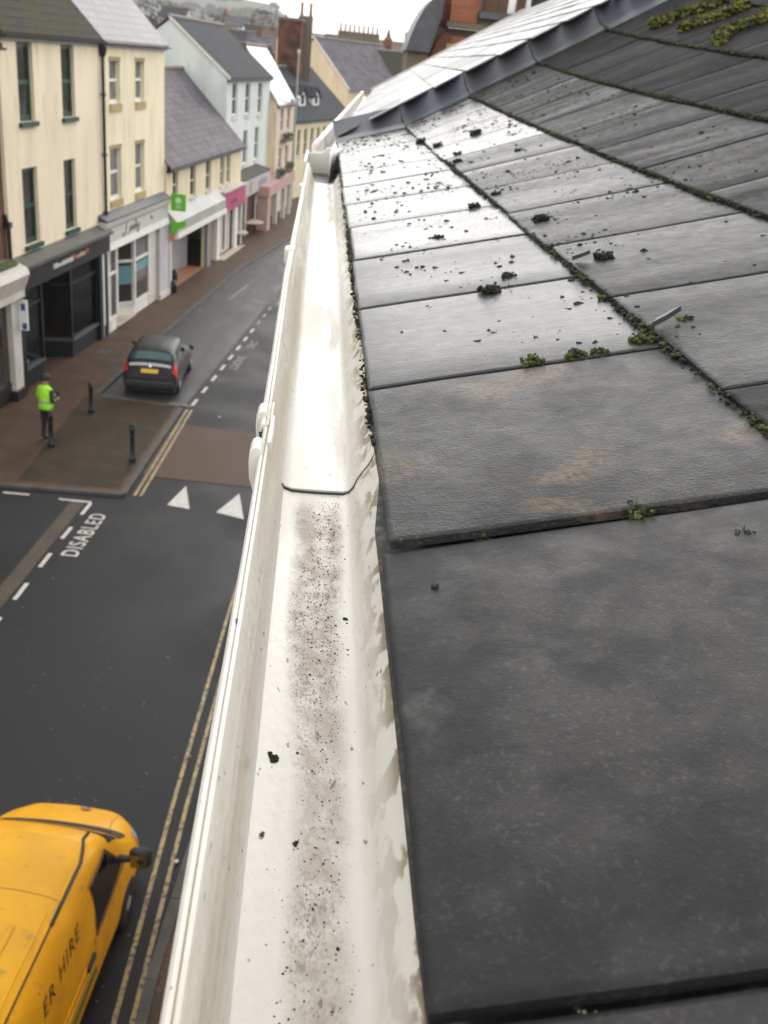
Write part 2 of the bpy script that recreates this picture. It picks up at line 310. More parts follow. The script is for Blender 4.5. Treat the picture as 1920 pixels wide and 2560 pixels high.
# terrain behind
g = MB(); nx, ny = 70, 34; vs = []
for j in range(ny):
    y = 130 * (2600 / 130) ** (j / (ny - 1))
    for i in range(nx):
        x = (-1.05 + 1.6 * i / (nx - 1)) * y
        az = x / y
        rise = max(0, min(1, (y - 260) / 900)) ** 1.5
        top = 10 + 41 * (1 if az < -.055 else max(0, 1 - (az + .055) / .075) ** 1.3)
        h = rise * (top + 7 * noise.noise(Vector((x / 260, y / 400, 0))) + 3 * noise.noise(Vector((x / 60, y / 60, 2)))) - 1.0 + 5.0 * max(0, min(1, (y - 130) / 150))
        if y > 1200: h -= (y - 1200) * .012
        vs.append((x, y, h))
g.add(vs, [(j * nx + i, j * nx + i + 1, (j + 1) * nx + i + 1, (j + 1) * nx + i) for j in range(ny - 1) for i in range(nx - 1)])
kind(g.build('hill', W['hill'], smooth=True))
hm_ = bpy.data.materials.new('damp_air'); hm_.use_nodes = True; hn = hm_.node_tree; hn.nodes.clear()
ho = hn.nodes.new('ShaderNodeOutputMaterial'); hv = hn.nodes.new('ShaderNodeVolumePrincipled'); hv.inputs['Color'].default_value = (.9, .9, .9, 1); hv.inputs['Density'].default_value = HAZE; hn.links.new(hv.outputs[0], ho.inputs['Volume'])
kind(MB().box(-2800, 2800, -410, 2650, -16, 90).build('haze', hm_), 'stuff')

# ------------------------------------------------------------------ buildings
def frame(O, az):
    """local +X runs along the street away from the camera, +Y goes back into the building"""
    return O, -rad(az) + math.pi / 2
def grid_wall(b, x0, x1, z0, z1, ops, y=0, reveal=.14):
    xs = sorted({x0, x1, *[v for o in ops for v in o[:2]]}); zs = sorted({z0, z1, *[v for o in ops for v in o[2:4]]})
    for i in range(len(xs) - 1):
        for j in range(len(zs) - 1):
            cx, cz = (xs[i] + xs[i + 1]) / 2, (zs[j] + zs[j + 1]) / 2
            if any(o[0] < cx < o[1] and o[2] < cz < o[3] for o in ops): continue
            b.add([(xs[i], y, zs[j]), (xs[i + 1], y, zs[j]), (xs[i + 1], y, zs[j + 1]), (xs[i], y, zs[j + 1])], [(0, 1, 2, 3)])
    for a, c, e, f in ops:
        b.add([(a, y, e), (c, y, e), (c, y, f), (a, y, f), (a, y + reveal, e), (c, y + reveal, e), (c, y + reveal, f), (a, y + reveal, f)], [(0, 4, 5, 1), (1, 5, 6, 2), (2, 6, 7, 3), (3, 7, 4, 0)])
def house(name, label, O, az, s0, s1, b0, depth, eave, ridge_b, ridge_z, wall, roof, ops=(), over=.22, reveal=.14, gable_over=.05, cat='building', gutter=None, verge=None, wallz0=-.02):
    """front wall at y=b0, eave height at the wall, ridge at (ridge_b, ridge_z)"""
    loc, rz = frame(O, az)
    root = thing(name, label, cat, (loc[0], loc[1], 0), rz)
    w = MB(); w0 = wallz0
    grid_wall(w, s0, s1, w0, eave, list(ops), b0, reveal)
    back = 2 * ridge_b - b0
    for s in (s0, s1):
        w.add([(s, b0, w0), (s, back, w0), (s, back, eave), (s, ridge_b, ridge_z - .1), (s, b0, eave)], [(0, 1, 2, 3, 4) if s == s1 else (4, 3, 2, 1, 0)])
    w.add([(s0, back, w0), (s1, back, w0), (s1, back, eave), (s0, back, eave)], [(3, 2, 1, 0)])
    w.build('wall', wall, root)
    sl = (ridge_z - eave) / (ridge_b - b0)
    r = MB(); a0, a1 = s0 - gable_over, s1 + gable_over
    n = 8
    for sgn, bb in ((1, b0 - over), (-1, back + over)):
        zt = eave - over * sl + .08
        p = [(a0, bb, zt), (a1, bb, zt), (a1, ridge_b, ridge_z + .08), (a0, ridge_b, ridge_z + .08)]
        r.prism(p, (0, 0, -.10))
    ro = fixn(r.build('roof', roof, root))
    MB().tube([(a0, ridge_b, ridge_z + .10), (a1, ridge_b, ridge_z + .10)], .10, 8).build('ridge', W['stone'], ro)
    if verge:
        v = MB(); v.prism([(a0 - .02, b0 - over, eave - over * sl + .10), (a0 - .02, ridge_b, ridge_z + .11), (a0 - .02, ridge_b, ridge_z - .05), (a0 - .02, b0 - over, eave - over * sl - .06)], (.12, 0, 0)); fixn(v.build('bargeboard', verge, root))
    if gutter:
        b = MB(); zt = eave - over * sl - .03
        b.rings([[(x, b0 - over - .06 + .06 * math.cos(t), zt + .03 + .06 * math.sin(t)) for t in [math.pi + k * math.pi / 6 for k in range(7)]] + [] for x in (a0, a1)], close=True)
        b.box(s0, s1, b0 - over + .06, b0 - .003, zt - .10, zt - .0)
        fixn(b.build('gutter', gutter, root))
    return root
def window(root, x0, x1, z0, z1, b0, fr, glass, sill=None, reveal=.14, cols=1, sash=True, head=None, sillw=.07, sillh=.09, bars=.055, proud=.07, rows=2):
    y = b0 + reveal - .05
    f = MB(); t = bars
    f.box(x0, x0 + t, y, y + .06, z0, z1); f.box(x1 - t, x1, y, y + .06, z0, z1)
    f.box(x0 + t, x1 - t, y, y + .06, z1 - t, z1); f.box(x0 + t, x1 - t, y, y + .06, z0, z0 + t * 1.4)
    if sash:
        for k in range(1, rows): zz = z0 + (z1 - z0) * k / rows; f.box(x0 + t, x1 - t, y - .01, y + .05, zz - t * .5, zz + t * .5)
    for k in range(1, cols):
        xx = x0 + (x1 - x0) * k / cols; f.box(xx - .014, xx + .014, y + .004, y + .05, z0 + t * 1.4, z1 - t)
    fo = f.build('window', fr, root)
    MB().add([(x0 + t, y + .03, z0 + t), (x1 - t, y + .03, z0 + t), (x1 - t, y + .03, z1 - t), (x0 + t, y + .03, z1 - t)], [(0, 1, 2, 3)]).build('pane', glass, fo)
    if sill: MB().box(x0 - sillw, x1 + sillw, b0 - proud, b0 + reveal - .05, z0 - sillh, z0 - .003).build('sill', sill, fo)
    if head: MB().box(x0 - .03, x1 + .03, b0 - .02, b0 + .11, z1 - .13, z1 - .002).build('lintel_shade', head, fo)
    return fo
def text_on(txt, root, x, y, z, size, m, name='lettering', shear=0, sx=1, ext=.008, bold=0):
    me = text_mesh(txt, size, shear, sx, ext, bold); me.materials.append(m); o = put(name, me, root); o.location = (x, y, z); o.rotation_euler = (math.pi / 2, 0, 0); return o
FO, FA = (-7.53, 34.8), 8.5

# --- A: big cream house, green sashes, dark shop
opsA = [(-5.35, -4.33, 7.52, 9.55), (-2.33, -1.32, 7.52, 9.55), (-5.42, -4.40, 4.17, 6.3), (-2.43, -1.50, 4.17, 6.3), (-6.2, .58, .05, 3.1)]
A = house('cream_house', 'cream rendered house with dark green sash windows over a near-black shop', FO, FA, -6.42, .88, 0, 8, 9.84, 4.0, 13.7, W['cream'], W['roofA'], opsA, over=.14, gable_over=.0, gutter=W['black'], reveal=.16)
for o in opsA[:4]: window(A, *o, 0, W['green'], W['glass'], W['green'], reveal=.16, sillh=.13, bars=.115, proud=.09, sillw=.07)
b = MB(); b.prism([(-6.42, -.003, 3.98), (-6.42, -.42, 3.78), (-6.42, -.42, 3.68), (-6.42, -.003, 3.68)], (7.1, 0, 0)); fixn(b.build('cornice', M('mossy_lead_cornice', (.07, .065, .055), (.045, .045, .03), rough=.6, scale=3), A))
fa = MB().box(-6.4, .66, -.30, -.003, 3.08, 3.68).build('fascia', W['navyfascia'], A)
lt = MB()
x = -4.25
for i in range(9):
    w_ = ru(.10, .17); h_ = ru(.11, .17); zb = 3.34
    lt.box(x, x + .03, -.325, -.303, zb, zb + h_); lt.box(x + w_ - .035, x + w_ - .006, -.325, -.303, zb, zb + h_ * ru(.6, 1)); lt.box(x + .03, x + w_ - .035, -.325, -.303, zb + h_ * .4, zb + h_ * .58)
    x += w_ + .035
lt.build('lettering', W['signwhite'], fa); MB().lathe([(.085, 0), (.085, .02)], n=14).build('lettering', W['orangered'], fa)
d_ = [c for c in fa.children][-1]; d_.rotation_euler = (math.pi / 2, 0, 0); d_.location = (-2.62, -.303, 3.44)
lt = MB()
for i in range(6): lt.box(-2.42 + .13 * i, -2.34 + .13 * i, -.325, -.303, 3.36, 3.36 + ru(.08, .14))
lt.box(-2.42, -1.69, -.32, -.303, 3.395, 3.425); lt.build('lettering', M('cream_orange_lettering', (.55, .38, .25), rough=.5), fa)
MB().lathe([(.075, 0), (.075, .02)], n=14).build('lettering', W['orangered'], fa); d_ = fa.children[-1]; d_.rotation_euler = (math.pi / 2, 0, 0); d_.location = (-1.50, -.303, 3.46)
for x0, x1 in ((-6.42, -6.2), (-.12, .14), (.40, .66)): MB().box(x0, x1, -.20, -.003, -.02, 3.08).build('pilaster', W['navy'], A)
# left display window, recessed door, right window with angled return
def panel(pts, z0, z1, th=.06):
    b = MB()
    for (x0, y0), (x1, y1) in zip(pts[:-1], pts[1:]):
        d = Vector((x1 - x0, y1 - y0, 0)).normalized(); n = Vector((-d.y, d.x, 0)) * th
        b.prism([(x0, y0, z0), (x1, y1, z0), (x1, y1, z1), (x0, y0, z1)], n)
    return b
Lp = [(-6.2, -.08), (-4.75, -.08), (-4.28, .95)]; Rp = [(-2.9, .95), (-2.45, -.08), (-.12, -.08)]
clear = bpy.data.materials.new('clear_shop_glass'); clear.use_nodes = True
nt = clear.node_tree; nt.nodes.clear()
mo = nt.nodes.new('ShaderNodeOutputMaterial'); mx = nt.nodes.new('ShaderNodeMixShader'); tr = nt.nodes.new('ShaderNodeBsdfTransparent'); gl = nt.nodes.new('ShaderNodeBsdfGlossy'); fr_ = nt.nodes.new('ShaderNodeFresnel')
gl.inputs['Roughness'].default_value = .03; tr.inputs['Color'].default_value = (.7, .7, .7, 1); fr_.inputs['IOR'].default_value = 1.12
nt.links.new(fr_.outputs[0], mx.inputs[0]); nt.links.new(tr.outputs[0], mx.inputs[1]); nt.links.new(gl.outputs[0], mx.inputs[2]); nt.links.new(mx.outputs[0], mo.inputs['Surface'])
for P, nm in ((Lp, 'window'), (Rp, 'window')):
    fixn(panel(P, -.02, .62, .10).build('stall_riser', W['navy'], A))
    w_ = fixn(panel([(x, y - .06) for x, y in P], .62, .70, .20).build('window', W['slatebluesill'], A))
    pn = MB()
    for (x0, y0), (x1, y1) in zip(P[:-1], P[1:]): pn.add([(x0, y0 + .04, .7), (x1, y1 + .04, .7), (x1, y1 + .04, 3.0), (x0, y0 + .04, 3.0)], [(0, 1, 2, 3)])
    pn.build('pane', clear, w_)
    b = MB()
    for x, y in P: b.box(x - .045, x + .045, y - .02, y + .07, .7, 3.0)
    for (x0, y0), (x1, y1) in zip(P[:-1], P[1:]): b.prism([(x0, y0, 2.45), (x1, y1, 2.45), (x1, y1, 2.53), (x0, y0, 2.53)], (0, .05, 0))
    b.build('frame', W['navy'], w_)
dr = MB(); dr.box(-4.2, -2.95, .95, 1.0, .06, 2.5); dr.box(-4.3, -2.85, .97, 1.05, 2.5, 3.1); dr.build('door', W['navy'], A)
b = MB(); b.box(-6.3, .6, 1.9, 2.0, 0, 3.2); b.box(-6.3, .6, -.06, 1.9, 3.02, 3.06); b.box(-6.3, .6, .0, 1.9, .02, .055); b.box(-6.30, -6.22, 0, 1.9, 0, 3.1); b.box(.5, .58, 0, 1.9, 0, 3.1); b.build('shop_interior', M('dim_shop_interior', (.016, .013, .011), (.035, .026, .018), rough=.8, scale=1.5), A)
def g2w(x, y, z=0):
    a = rad(FA); return (FO[0] + x * math.sin(a) - y * math.cos(a), FO[1] + x * math.cos(a) + y * math.sin(a), z)
t = thing('shop_display', 'straw and wicker goods piled behind the left dark shop window', 'shop display', g2w(-5.4, .45, 0), math.pi / 2 - rad(FA))
b = MB(); b.lathe([(.16, .62), (.2, .8), (.17, 1.0), (.24, 1.25), (.2, 1.5), (.08, 1.62)], (.25, .1, 0), 10).build('dress_form', W['ochregoods'], t)
MB().lathe([(.2, 1.2), (.3, 1.32), (.28, 1.5), (.1, 1.55)], (-.15, 0, 0), 10).build('basket', W['ochregoods'], t, True)
MB().lathe([(.18, .62), (.24, .66), (.24, .78), (.2, .8)], (-.2, -.15, 0), 10).build('bowl', W['offwhite'], t, True)
MB().box(-.45, .45, -.25, .3, .05, .62).build('plinth', W['brown_wall'], t)
# pipe between A and B
t = thing('downpipe', 'black iron downpipe with hopper between the two cream houses', 'downpipe', g2w(.92, -.09, 0))
MB().tube([(0, 0, 3.2), (0, 0, 9.3)], .055).build('pipe', W['black'], t)
MB().lathe([(.06, 0), (.12, .12), (.15, .3), (.15, .5)], (0, 0, 9.25), 8).build('hopper', W['black'], t)
for z in (4.3, 6.2, 8.1): MB().box(-.08, .08, -.07, .09, z, z + .06).build('bracket', W['black'], t)
t = thing('downpipe', 'thin black downpipe at the left edge of the dark shop', 'downpipe', g2w(-6.56, -.16, 0))
MB().tube([(0, 0, 0), (0, 0, 3.3)], .05).build('pipe', W['black'], t); [MB().box(-.07, .07, -.06, .08, z, z + .05).build('bracket', W['black'], t) for z in (.4, 1.7, 2.9)]
t = thing('hanging_sign', 'small white and blue sign hung at the left edge of the dark shop', 'sign', g2w(-6.66, -.36, 0), math.pi / 2 - rad(FA))
MB().box(-.03, .03, -.14, .10, 2.05, 2.92).build('board', W['signwhite'], t)
MB().box(-.036, -.031, -.09, .04, 2.62, 2.82).build('print', W['blue'], t); MB().box(-.036, -.031, -.12, .02, 2.08, 2.26).build('print', W['blue'], t)
MB().tube([(0, .10, 2.5), (0, .40, 2.5)], .015).build('arm', W['black'], t)

# --- brick house at the far left edge
Bk = house('brick_house', 'red brick house at the left edge above a white shop canopy', FO, FA, -14, -6.44, .10, 8, 9.6, 4.1, 13.4, W['brick'], W['roofA'], [(-8.6, -7.6, 4.3, 6.2), (-11.6, -10.6, 4.3, 6.2), (-8.6, -7.6, 7.3, 9), (-11.6, -10.6, 7.3, 9)], gutter=W['black'])
for o in [(-8.6, -7.6, 4.3, 6.2), (-11.6, -10.6, 4.3, 6.2), (-8.6, -7.6, 7.3, 9), (-11.6, -10.6, 7.3, 9)]: window(Bk, *o, .1, W['white'], W['glass'], W['offwhite'])
cnp = MB(); cnp.prism([(-14, .097, 3.98), (-14, -.18, 3.95), (-14, -.50, 3.84), (-14, -.58, 3.66), (-14, -.50, 3.46), (-14, -.40, 3.2), (-14, -.40, 3.0), (-14, .097, 3.0)], (7.46, 0, 0)); cn = fixn(cnp.build('canopy', W['offwhite'], Bk))
b = MB(); b.prism([(-13.9, -.02, 3.985), (-6.75, -.02, 3.985), (-6.62, -.16, 3.975), (-6.75, -.36, 3.93), (-13.9, -.36, 3.93)], (0, 0, .03)); fixn(b.build('moss', M('moss_on_canopy', (.07, .085, .02), (.04, .05, .015), rough=.9, scale=9, bump=.02, bscale=14), cn))
MB().box(-6.44, -6.36, -.30, .05, 3.4, 3.62).build('bracket', W['white'], cn)
MB().box(-7.15, -6.62, -.26, .097, -.02, 3.0).build('pilaster', W['offwhite'], Bk); MB().box(-7.25, -6.6, -.34, .09, -.02, .35).build('plinth', W['black'], Bk)
MB().box(-14, -7.2, -.15, .09, -.02, .6).build('stall_riser', W['black'], Bk); MB().box(-14, -7.16, -.1, .09, .6, 3.0).build('shop_window', W['glassbrown'], Bk)
b = MB(); b.tube([(-6.5, -.02, 4.0), (-6.5, -.02, 4.9), (-6.55, .05, 5.2)], .06); b.box(-6.62, -6.42, -.1, .09, 4.85, 5.0); b.build('soil_pipe', W['black'], Bk)

# --- B: paler cream house, white shop
opsB = [(1.75, 2.82, 7.80, 9.28), (4.45, 5.48, 7.80, 9.28), (1.66, 2.82, 4.62, 6.47), (4.34, 5.42, 4.60, 6.47), (1.1, 5.66, .02, 3.06)]
B = house('cream_house', 'yellow-cream house with tan sills above a white shopfront', FO, FA, .883, 7.98, 0, 8, 9.86, 4.0, 13.9, W['cream2'], W['roofB'], opsB, over=.16, gable_over=.0, gutter=W['black'], reveal=.16)
for o in opsB[:4]: window(B, *o, 0, W['white'], W['glassgrey'], W['tan'], reveal=.16, head=W['lintel_shade'], sillh=.26, proud=.05, bars=.09, sillw=.04)
fb = MB(); fb.prism([(.36, -.003, 4.30), (.36, -.34, 4.12), (.36, -.34, 4.06), (.36, -.003, 4.06)], (7.46, 0, 0)); fixn(fb.build('flashing', W['lead'], B))
f_ = MB(); prof = [(-.003, 4.06), (-.34, 4.06), (-.30, 3.86), (-.22, 3.78), (-.22, 3.30), (-.30, 3.06), (-.003, 3.06)]
f_.prism([(.30, y, z) for y, z in prof], (7.5, 0, 0)); fB = fixn(f_.build('fascia', W['greyfascia'], B)); fB.data.materials[0] = M('pale_grey_fascia', (.50, .49, .45), (.45, .44, .41), rough=.5, scale=1)
# flowing hand-drawn name
b = MB()
def stroke(pts, r=.018):
    P = [Vector(p) for p in pts]; out = []
    for i in range(len(P) - 1):
        p0, p1, p2, p3 = P[max(i - 1, 0)], P[i], P[i + 1], P[min(i + 2, len(P) - 1)]
        for k in range(5):
            t = k / 5; out.append(.5 * ((2 * p1) + (-p0 + p2) * t + (2 * p0 - 5 * p1 + 4 * p2 - p3) * t * t + (-p0 + 3 * p1 - 3 * p2 + p3) * t ** 3))
    out.append(P[-1]); b.tube([(v.x, -.235, v.y) for v in out], r, 5)
stroke([(2.55, 3.95), (2.75, 3.98), (2.62, 3.7), (2.5, 3.44), (2.25, 3.36), (2.2, 3.44), (2.4, 3.45), (2.75, 3.36), (2.95, 3.42)])
stroke([(2.95, 3.42), (3.02, 3.6), (3.02, 3.45), (3.12, 3.44), (3.2, 3.6), (3.2, 3.45), (3.3, 3.6), (3.38, 3.56), (3.38, 3.45), (3.5, 3.45), (3.62, 3.6), (3.5, 3.58), (3.48, 3.46), (3.62, 3.48), (3.72, 3.86), (3.68, 3.5), (3.78, 3.45)])
stroke([(3.82, 3.6), (3.86, 3.47), (3.96, 3.46), (4.04, 3.6), (3.98, 3.34), (3.85, 3.27), (3.86, 3.36), (4.1, 3.5)])
stroke([(5.5, 3.66), (5.56, 3.52), (5.64, 3.6), (5.72, 3.56)], .022)
b.build('lettering', W['signgrey'], fB)
MB().box(.30, 1.10, -.14, -.003, -.02, 3.06).build('pilaster', W['offwhite'], B)
def wframe(pts, z0, z1, tr, post=.09):
    b = MB()
    for x, y in pts: b.box(x - post / 2, x + post / 2, y - post / 2, y + post / 2, z0, z1)
    for (x0, y0), (x1, y1) in zip(pts[:-1], pts[1:]):
        d = Vector((x1 - x0, y1 - y0, 0)).normalized(); n = Vector((-d.y, d.x, 0)) * .05
        for za, zb in ((z0, z0 + .12), (tr - .05, tr + .05), (z1 - .06, z1)): b.prism([(x0 - n.x, y0 - n.y, za), (x1 - n.x, y1 - n.y, za), (x1 - n.x, y1 - n.y, zb), (x0 - n.x, y0 - n.y, zb)], 2 * n)
    return b
MB().box(1.10, 1.66, -.10, -.004, -.02, .52)
for pts in ([(.28, -.12), (1.66, -.12), (2.0, .9)], [(2.55, 1.0), (3.86, -.05), (5.62, -.05)]):
    w_ = fixn(wframe(pts, .5, 3.05, 2.18, .14).build('window', W['white'], B)); pn = MB()
    for (x0, y0), (x1, y1) in zip(pts[:-1], pts[1:]): pn.add([(x0, y0, .6), (x1, y1, .6), (x1, y1, 3.0), (x0, y0, 3.0)], [(0, 1, 2, 3)])
    pn.build('pane', W['glassbrown'], w_)
    fixn(panel(pts, -.02, .5, .08).build('stall_riser', W['white'], B))
tb = MB(); tb.add([(3.95, -.062, 1.70), (5.55, -.062, 1.70), (5.55, -.062, 2.02), (3.95, -.062, 2.02)], [(0, 1, 2, 3)]); tb.build('poster_strip', W['teal'], B)
tb = MB(); tb.add([(2.72, .80, 1.3), (3.74, -.01, 1.3), (3.74, -.01, 2.0), (2.72, .80, 2.0)], [(0, 1, 2, 3)]); tb.build('poster_strip', W['teal'], B)
MB().box(2.0, 2.55, 1.0, 1.06, .05, 3.05).build('door', W['glassbrown'], B); MB().box(1.95, 3.9, -.12, 1.0, .03, .07).build('door_step', W['tanfloor'], B)
MB().box(5.66, 6.72, -.05, -.003, -.02, 3.06).build('pilaster', W['offwhite'], B); MB().box(6.72, 7.98, -.20, -.003, -.02, 3.06).build('pilaster', M('lilac_grey_pilaster', (.46, .43, .43), (.40, .38, .40), rough=.6, scale=2), B); MB().box(6.65, 8.02, -.26, -.004, -.02, .3).build('plinth', W['offwhite'], B)

# --- C: low house with purple-grey roof
opsC = [(8.9, 9.7, 3.75, 5.05), (11.6, 12.5, 3.62, 5.0), (14.3, 15.2, 3.6, 5.0), (17.0, 17.9, 3.55, 4.95), (18.3, 19.2, 3.55, 4.95), (8.3, 14.2, .02, 2.4), (14.9, 16.1, .02, 2.4), (16.6, 21.3, .02, 2.3)]
C = house('low_house', 'low cream house with a broad purple-grey slate roof and grey fascia', FO, FA, 7.99, 21.6, -.08, 8, 5.36, 3.18, 8.60, W['cream3'], W['roofC'], opsC, over=.22, gable_over=.0, gutter=W['black'])
for i, o in enumerate(opsC[:5]): window(C, *o, -.08, W['offwhite'], W['glassgrey'] if i > 2 else W['glass'], W['offwhite'], cols=2 if i > 2 else 1)
b = MB(); b.prism([(8.05, -.083, 3.52), (8.05, -.55, 3.06), (8.05, -.55, 2.62), (8.05, -.083, 2.62)], (8.4, 0, 0)); fc = fixn(b.build('fascia', W['greyfascia'], C)); fc.data.materials[0] = M('grey_sloped_fascia', (.34, .34, .31), (.28, .28, .26), rough=.5, scale=1)
MB().box(8.03, 16.5, -.60, -.083, 2.40, 2.62).build('fascia_trim', W['white'], C)
b = MB(); b.prism([(16.5, -.083, 3.28), (16.5, -.40, 3.20), (16.5, -.40, 2.3), (16.5, -.083, 2.3)], (5.0, 0, 0)); fixn(b.build('fascia', W['magenta'], C))
MB().box(16.5, 21.5, -.46, -.083, 3.281, 3.36).build('fascia_trim', W['offwhite'], C)
lt = MB()
for i in range(5): x = 18.2 + .3 * i; lt.box(x, x + .07, -.42, -.405, 2.62, 2.62 + .14 + .08 * (i % 2)); lt.box(x + .07, x + .16, -.42, -.405, 2.62, 2.69)
lt.build('lettering', M('dark_plum_lettering', (.13, .02, .05), rough=.5), C)
for x0, x1, m in ((8.0, 8.30, 'offwhite'), (14.2, 14.9, 'lilac'), (16.1, 16.6, 'white'), (19.9, 20.5, 'white'), (21.3, 21.6, 'offwhite')): MB().box(x0, x1, -.24, -.083, -.02, 2.40 if x1 < 16.6 else 2.30).build('pilaster', W[m], C)
b = MB(); b.box(8.3, 14.2, 1.4, 1.5, 0, 2.4); b.build('shop_wall', W['lilac'], C); MB().box(8.3, 14.2, -.1, 1.4, .03, .066).build('entrance_floor', W['terracotta'], C)
b = MB(); b.add([(10.6, 1.3, .05), (14.2, .75, .05), (14.2, .75, 2.4), (10.6, 1.3, 2.4)], [(0, 1, 2, 3)]); b.build('shutter', M('pale_lilac_shutter', (.34, .32, .33), (.29, .27, .28), rough=.5, scale=1.3), C)
MB().box(14.9, 16.1, .1, .15, 0, 2.4).build('door', W['lilac'], C)
MB().box(16.6, 19.9, .02, .06, .05, 2.3).build('shop_wall', M('pale_shop_panel', (.46, .44, .40), (.40, .38, .35), rough=.6, scale=1), C); MB().box(18.25, 18.55, -.01, .018, .25, 2.2).build('door', W['glassbrown'], C); MB().box(20.5, 21.3, .02, .06, .05, 2.3).build('door', W['glassbrown'], C)
MB().box(16.4, 21.2, -.55, -.10, .04, .075).build('door_step', W['tanfloor'], C)
def gsign(name, label, cx, y, z0, z1, x0, x1, pts=None):
    t = thing(name, label, 'sign', g2w(cx, y, 0), math.pi / 2 - rad(FA)); return t
t = thing('hanging_sign', 'square green sign with a white emblem above the grey fascia', 'sign', g2w(8.03, -.08, 0), math.pi / 2 - rad(FA))
MB().box(-.03, .03, -.82, -.20, 3.55, 4.23).build('board', W['signgreen'], t)
b = MB(); b.lathe([(.13, -.036), (.13, -.031)], n=16); e = b.build('emblem', M('pale_mint_emblem', (.55, .76, .52), rough=.5), t); e.rotation_euler = (0, math.pi / 2, 0); e.location = (0, -.51, 3.97)
for z in (3.66, 3.74): MB().box(-.036, -.031, -.62, -.40, z, z + .05).build('lettering', M('pale_mint_print', (.45, .68, .38), rough=.5), t)
MB().tube([(0, -.21, 4.0), (0, .05, 4.0)], .02).build('arm', W['black'], t)
t = thing('shop_sign', 'curved bright green sign with an orange tip on the grey fascia end', 'sign', g2w(8.02, -.27, -.12), math.pi / 2 - rad(FA))
b = MB(); b.prism([(-.04, -.66, 3.34), (-.04, -.34, 3.22), (-.04, -.02, 3.24), (-.04, -.0, 2.72), (-.04, -.20, 2.72), (-.04, -.24, 2.90), (-.04, -.40, 2.96), (-.04, -.66, 3.08)], (.06, 0, 0)); fixn(b.build('board', W['signgreen'], t))
MB().box(-.04, .02, -.17, .02, 2.46, 2.715).build('tip', W['orange'], t)

# --- D: mint house
opsD = [(22.8, 24.0, 6.55, 8.2), (26.0, 27.2, 6.5, 8.18), (29.4, 30.6, 6.4, 8.16), (22.9, 24.0, 3.8, 5.6), (25.8, 26.9, 3.8, 5.65), (28.9, 30.0, 3.8, 5.68)]
D = house('mint_house', 'tall pale mint house with a white-edged gable and dark slate roof', FO, FA, 21.62, 32.9, .8, 8, 8.52, 3.91, 11.0, W['mint'], W['roofD'], opsD, over=.18, gable_over=.06, gutter=W['black'], verge=W['offwhite'])
for o in opsD: window(D, *o, .8, W['white'], W['glass'], W['offwhite'], reveal=.14, sillh=.2)
b = MB(); b.prism([(21.7, .797, 3.55), (21.7, -.12, 3.34), (21.7, -.12, 3.26), (21.7, .797, 3.26)], (8.0, 0, 0)); fixn(b.build('canopy', M('black_felt_roof', (.03, .028, .026), rough=.7), D))
fD = MB().box(21.7, 29.7, -.10, .797, 2.36, 3.26).build('fascia', M('pale_lilac_fascia', (.42, .38, .37), (.36, .32, .31), rough=.5, scale=1.2), D)
b = MB(); b.lathe([(.34, 0), (.34, .02)], n=18); e = b.build('emblem', M('tan_emblem', (.34, .22, .15), rough=.5), fD); e.rotation_euler = (math.pi / 2, 0, 0); e.location = (24.2, -.103, 2.82)
b = MB(); [b.box(26.2 + .38 * i, 26.42 + .38 * i, -.125, -.103, 2.66, 2.96 + .1 * (i % 2)) for i in range(7)]; b.build('lettering', M('blue_grey_lettering', (.22, .25, .32), rough=.5), fD)
for i, (x0, x1, m) in enumerate(((21.75, 22.6, 'glassbrown'), (22.6, 23.2, 'grey_wall'), (23.2, 24.0, 'glass'), (24.0, 24.4, 'grey_wall'), (24.4, 26.6, 'maroon'))): MB().box(x0, x1, .25 if i % 2 == 0 and i < 4 else .15, .797, -.02, 2.36).build('shop_panel', W[m], D)
# pink porch on the pavement
t = thing('pink_porch', 'dusty pink porch with a fat square pillar beyond the maroon shop', 'porch', g2w(0, 0, 0), math.pi / 2 - rad(FA))
bevel(MB().box(26.6, 27.5, -.65, .05, .0, 2.1).build('pillar', W['pink'], t), .05)
b = MB(); b.prism([(26.5, -.72, 2.05), (34.5, -.80, 2.2), (34.5, -.80, 2.85), (26.5, -.72, 2.62)], (0, .9, 0)); fixn(b.build('fascia', W['pink'], t))
for x in (29.6, 32.2, 34.2): MB().box(x, x + .3, -.6, -.35, 0, 2.15).build('post', W['offwhite'], t)
for x, m, h in ((30.6, 'redpaint', 1.5), (33.2, 'black', 1.4), (28.6, 'leaf', 1.3)): MB().box(x, x + .5, .3, .5, 0, h).build('panel', W[m], t)

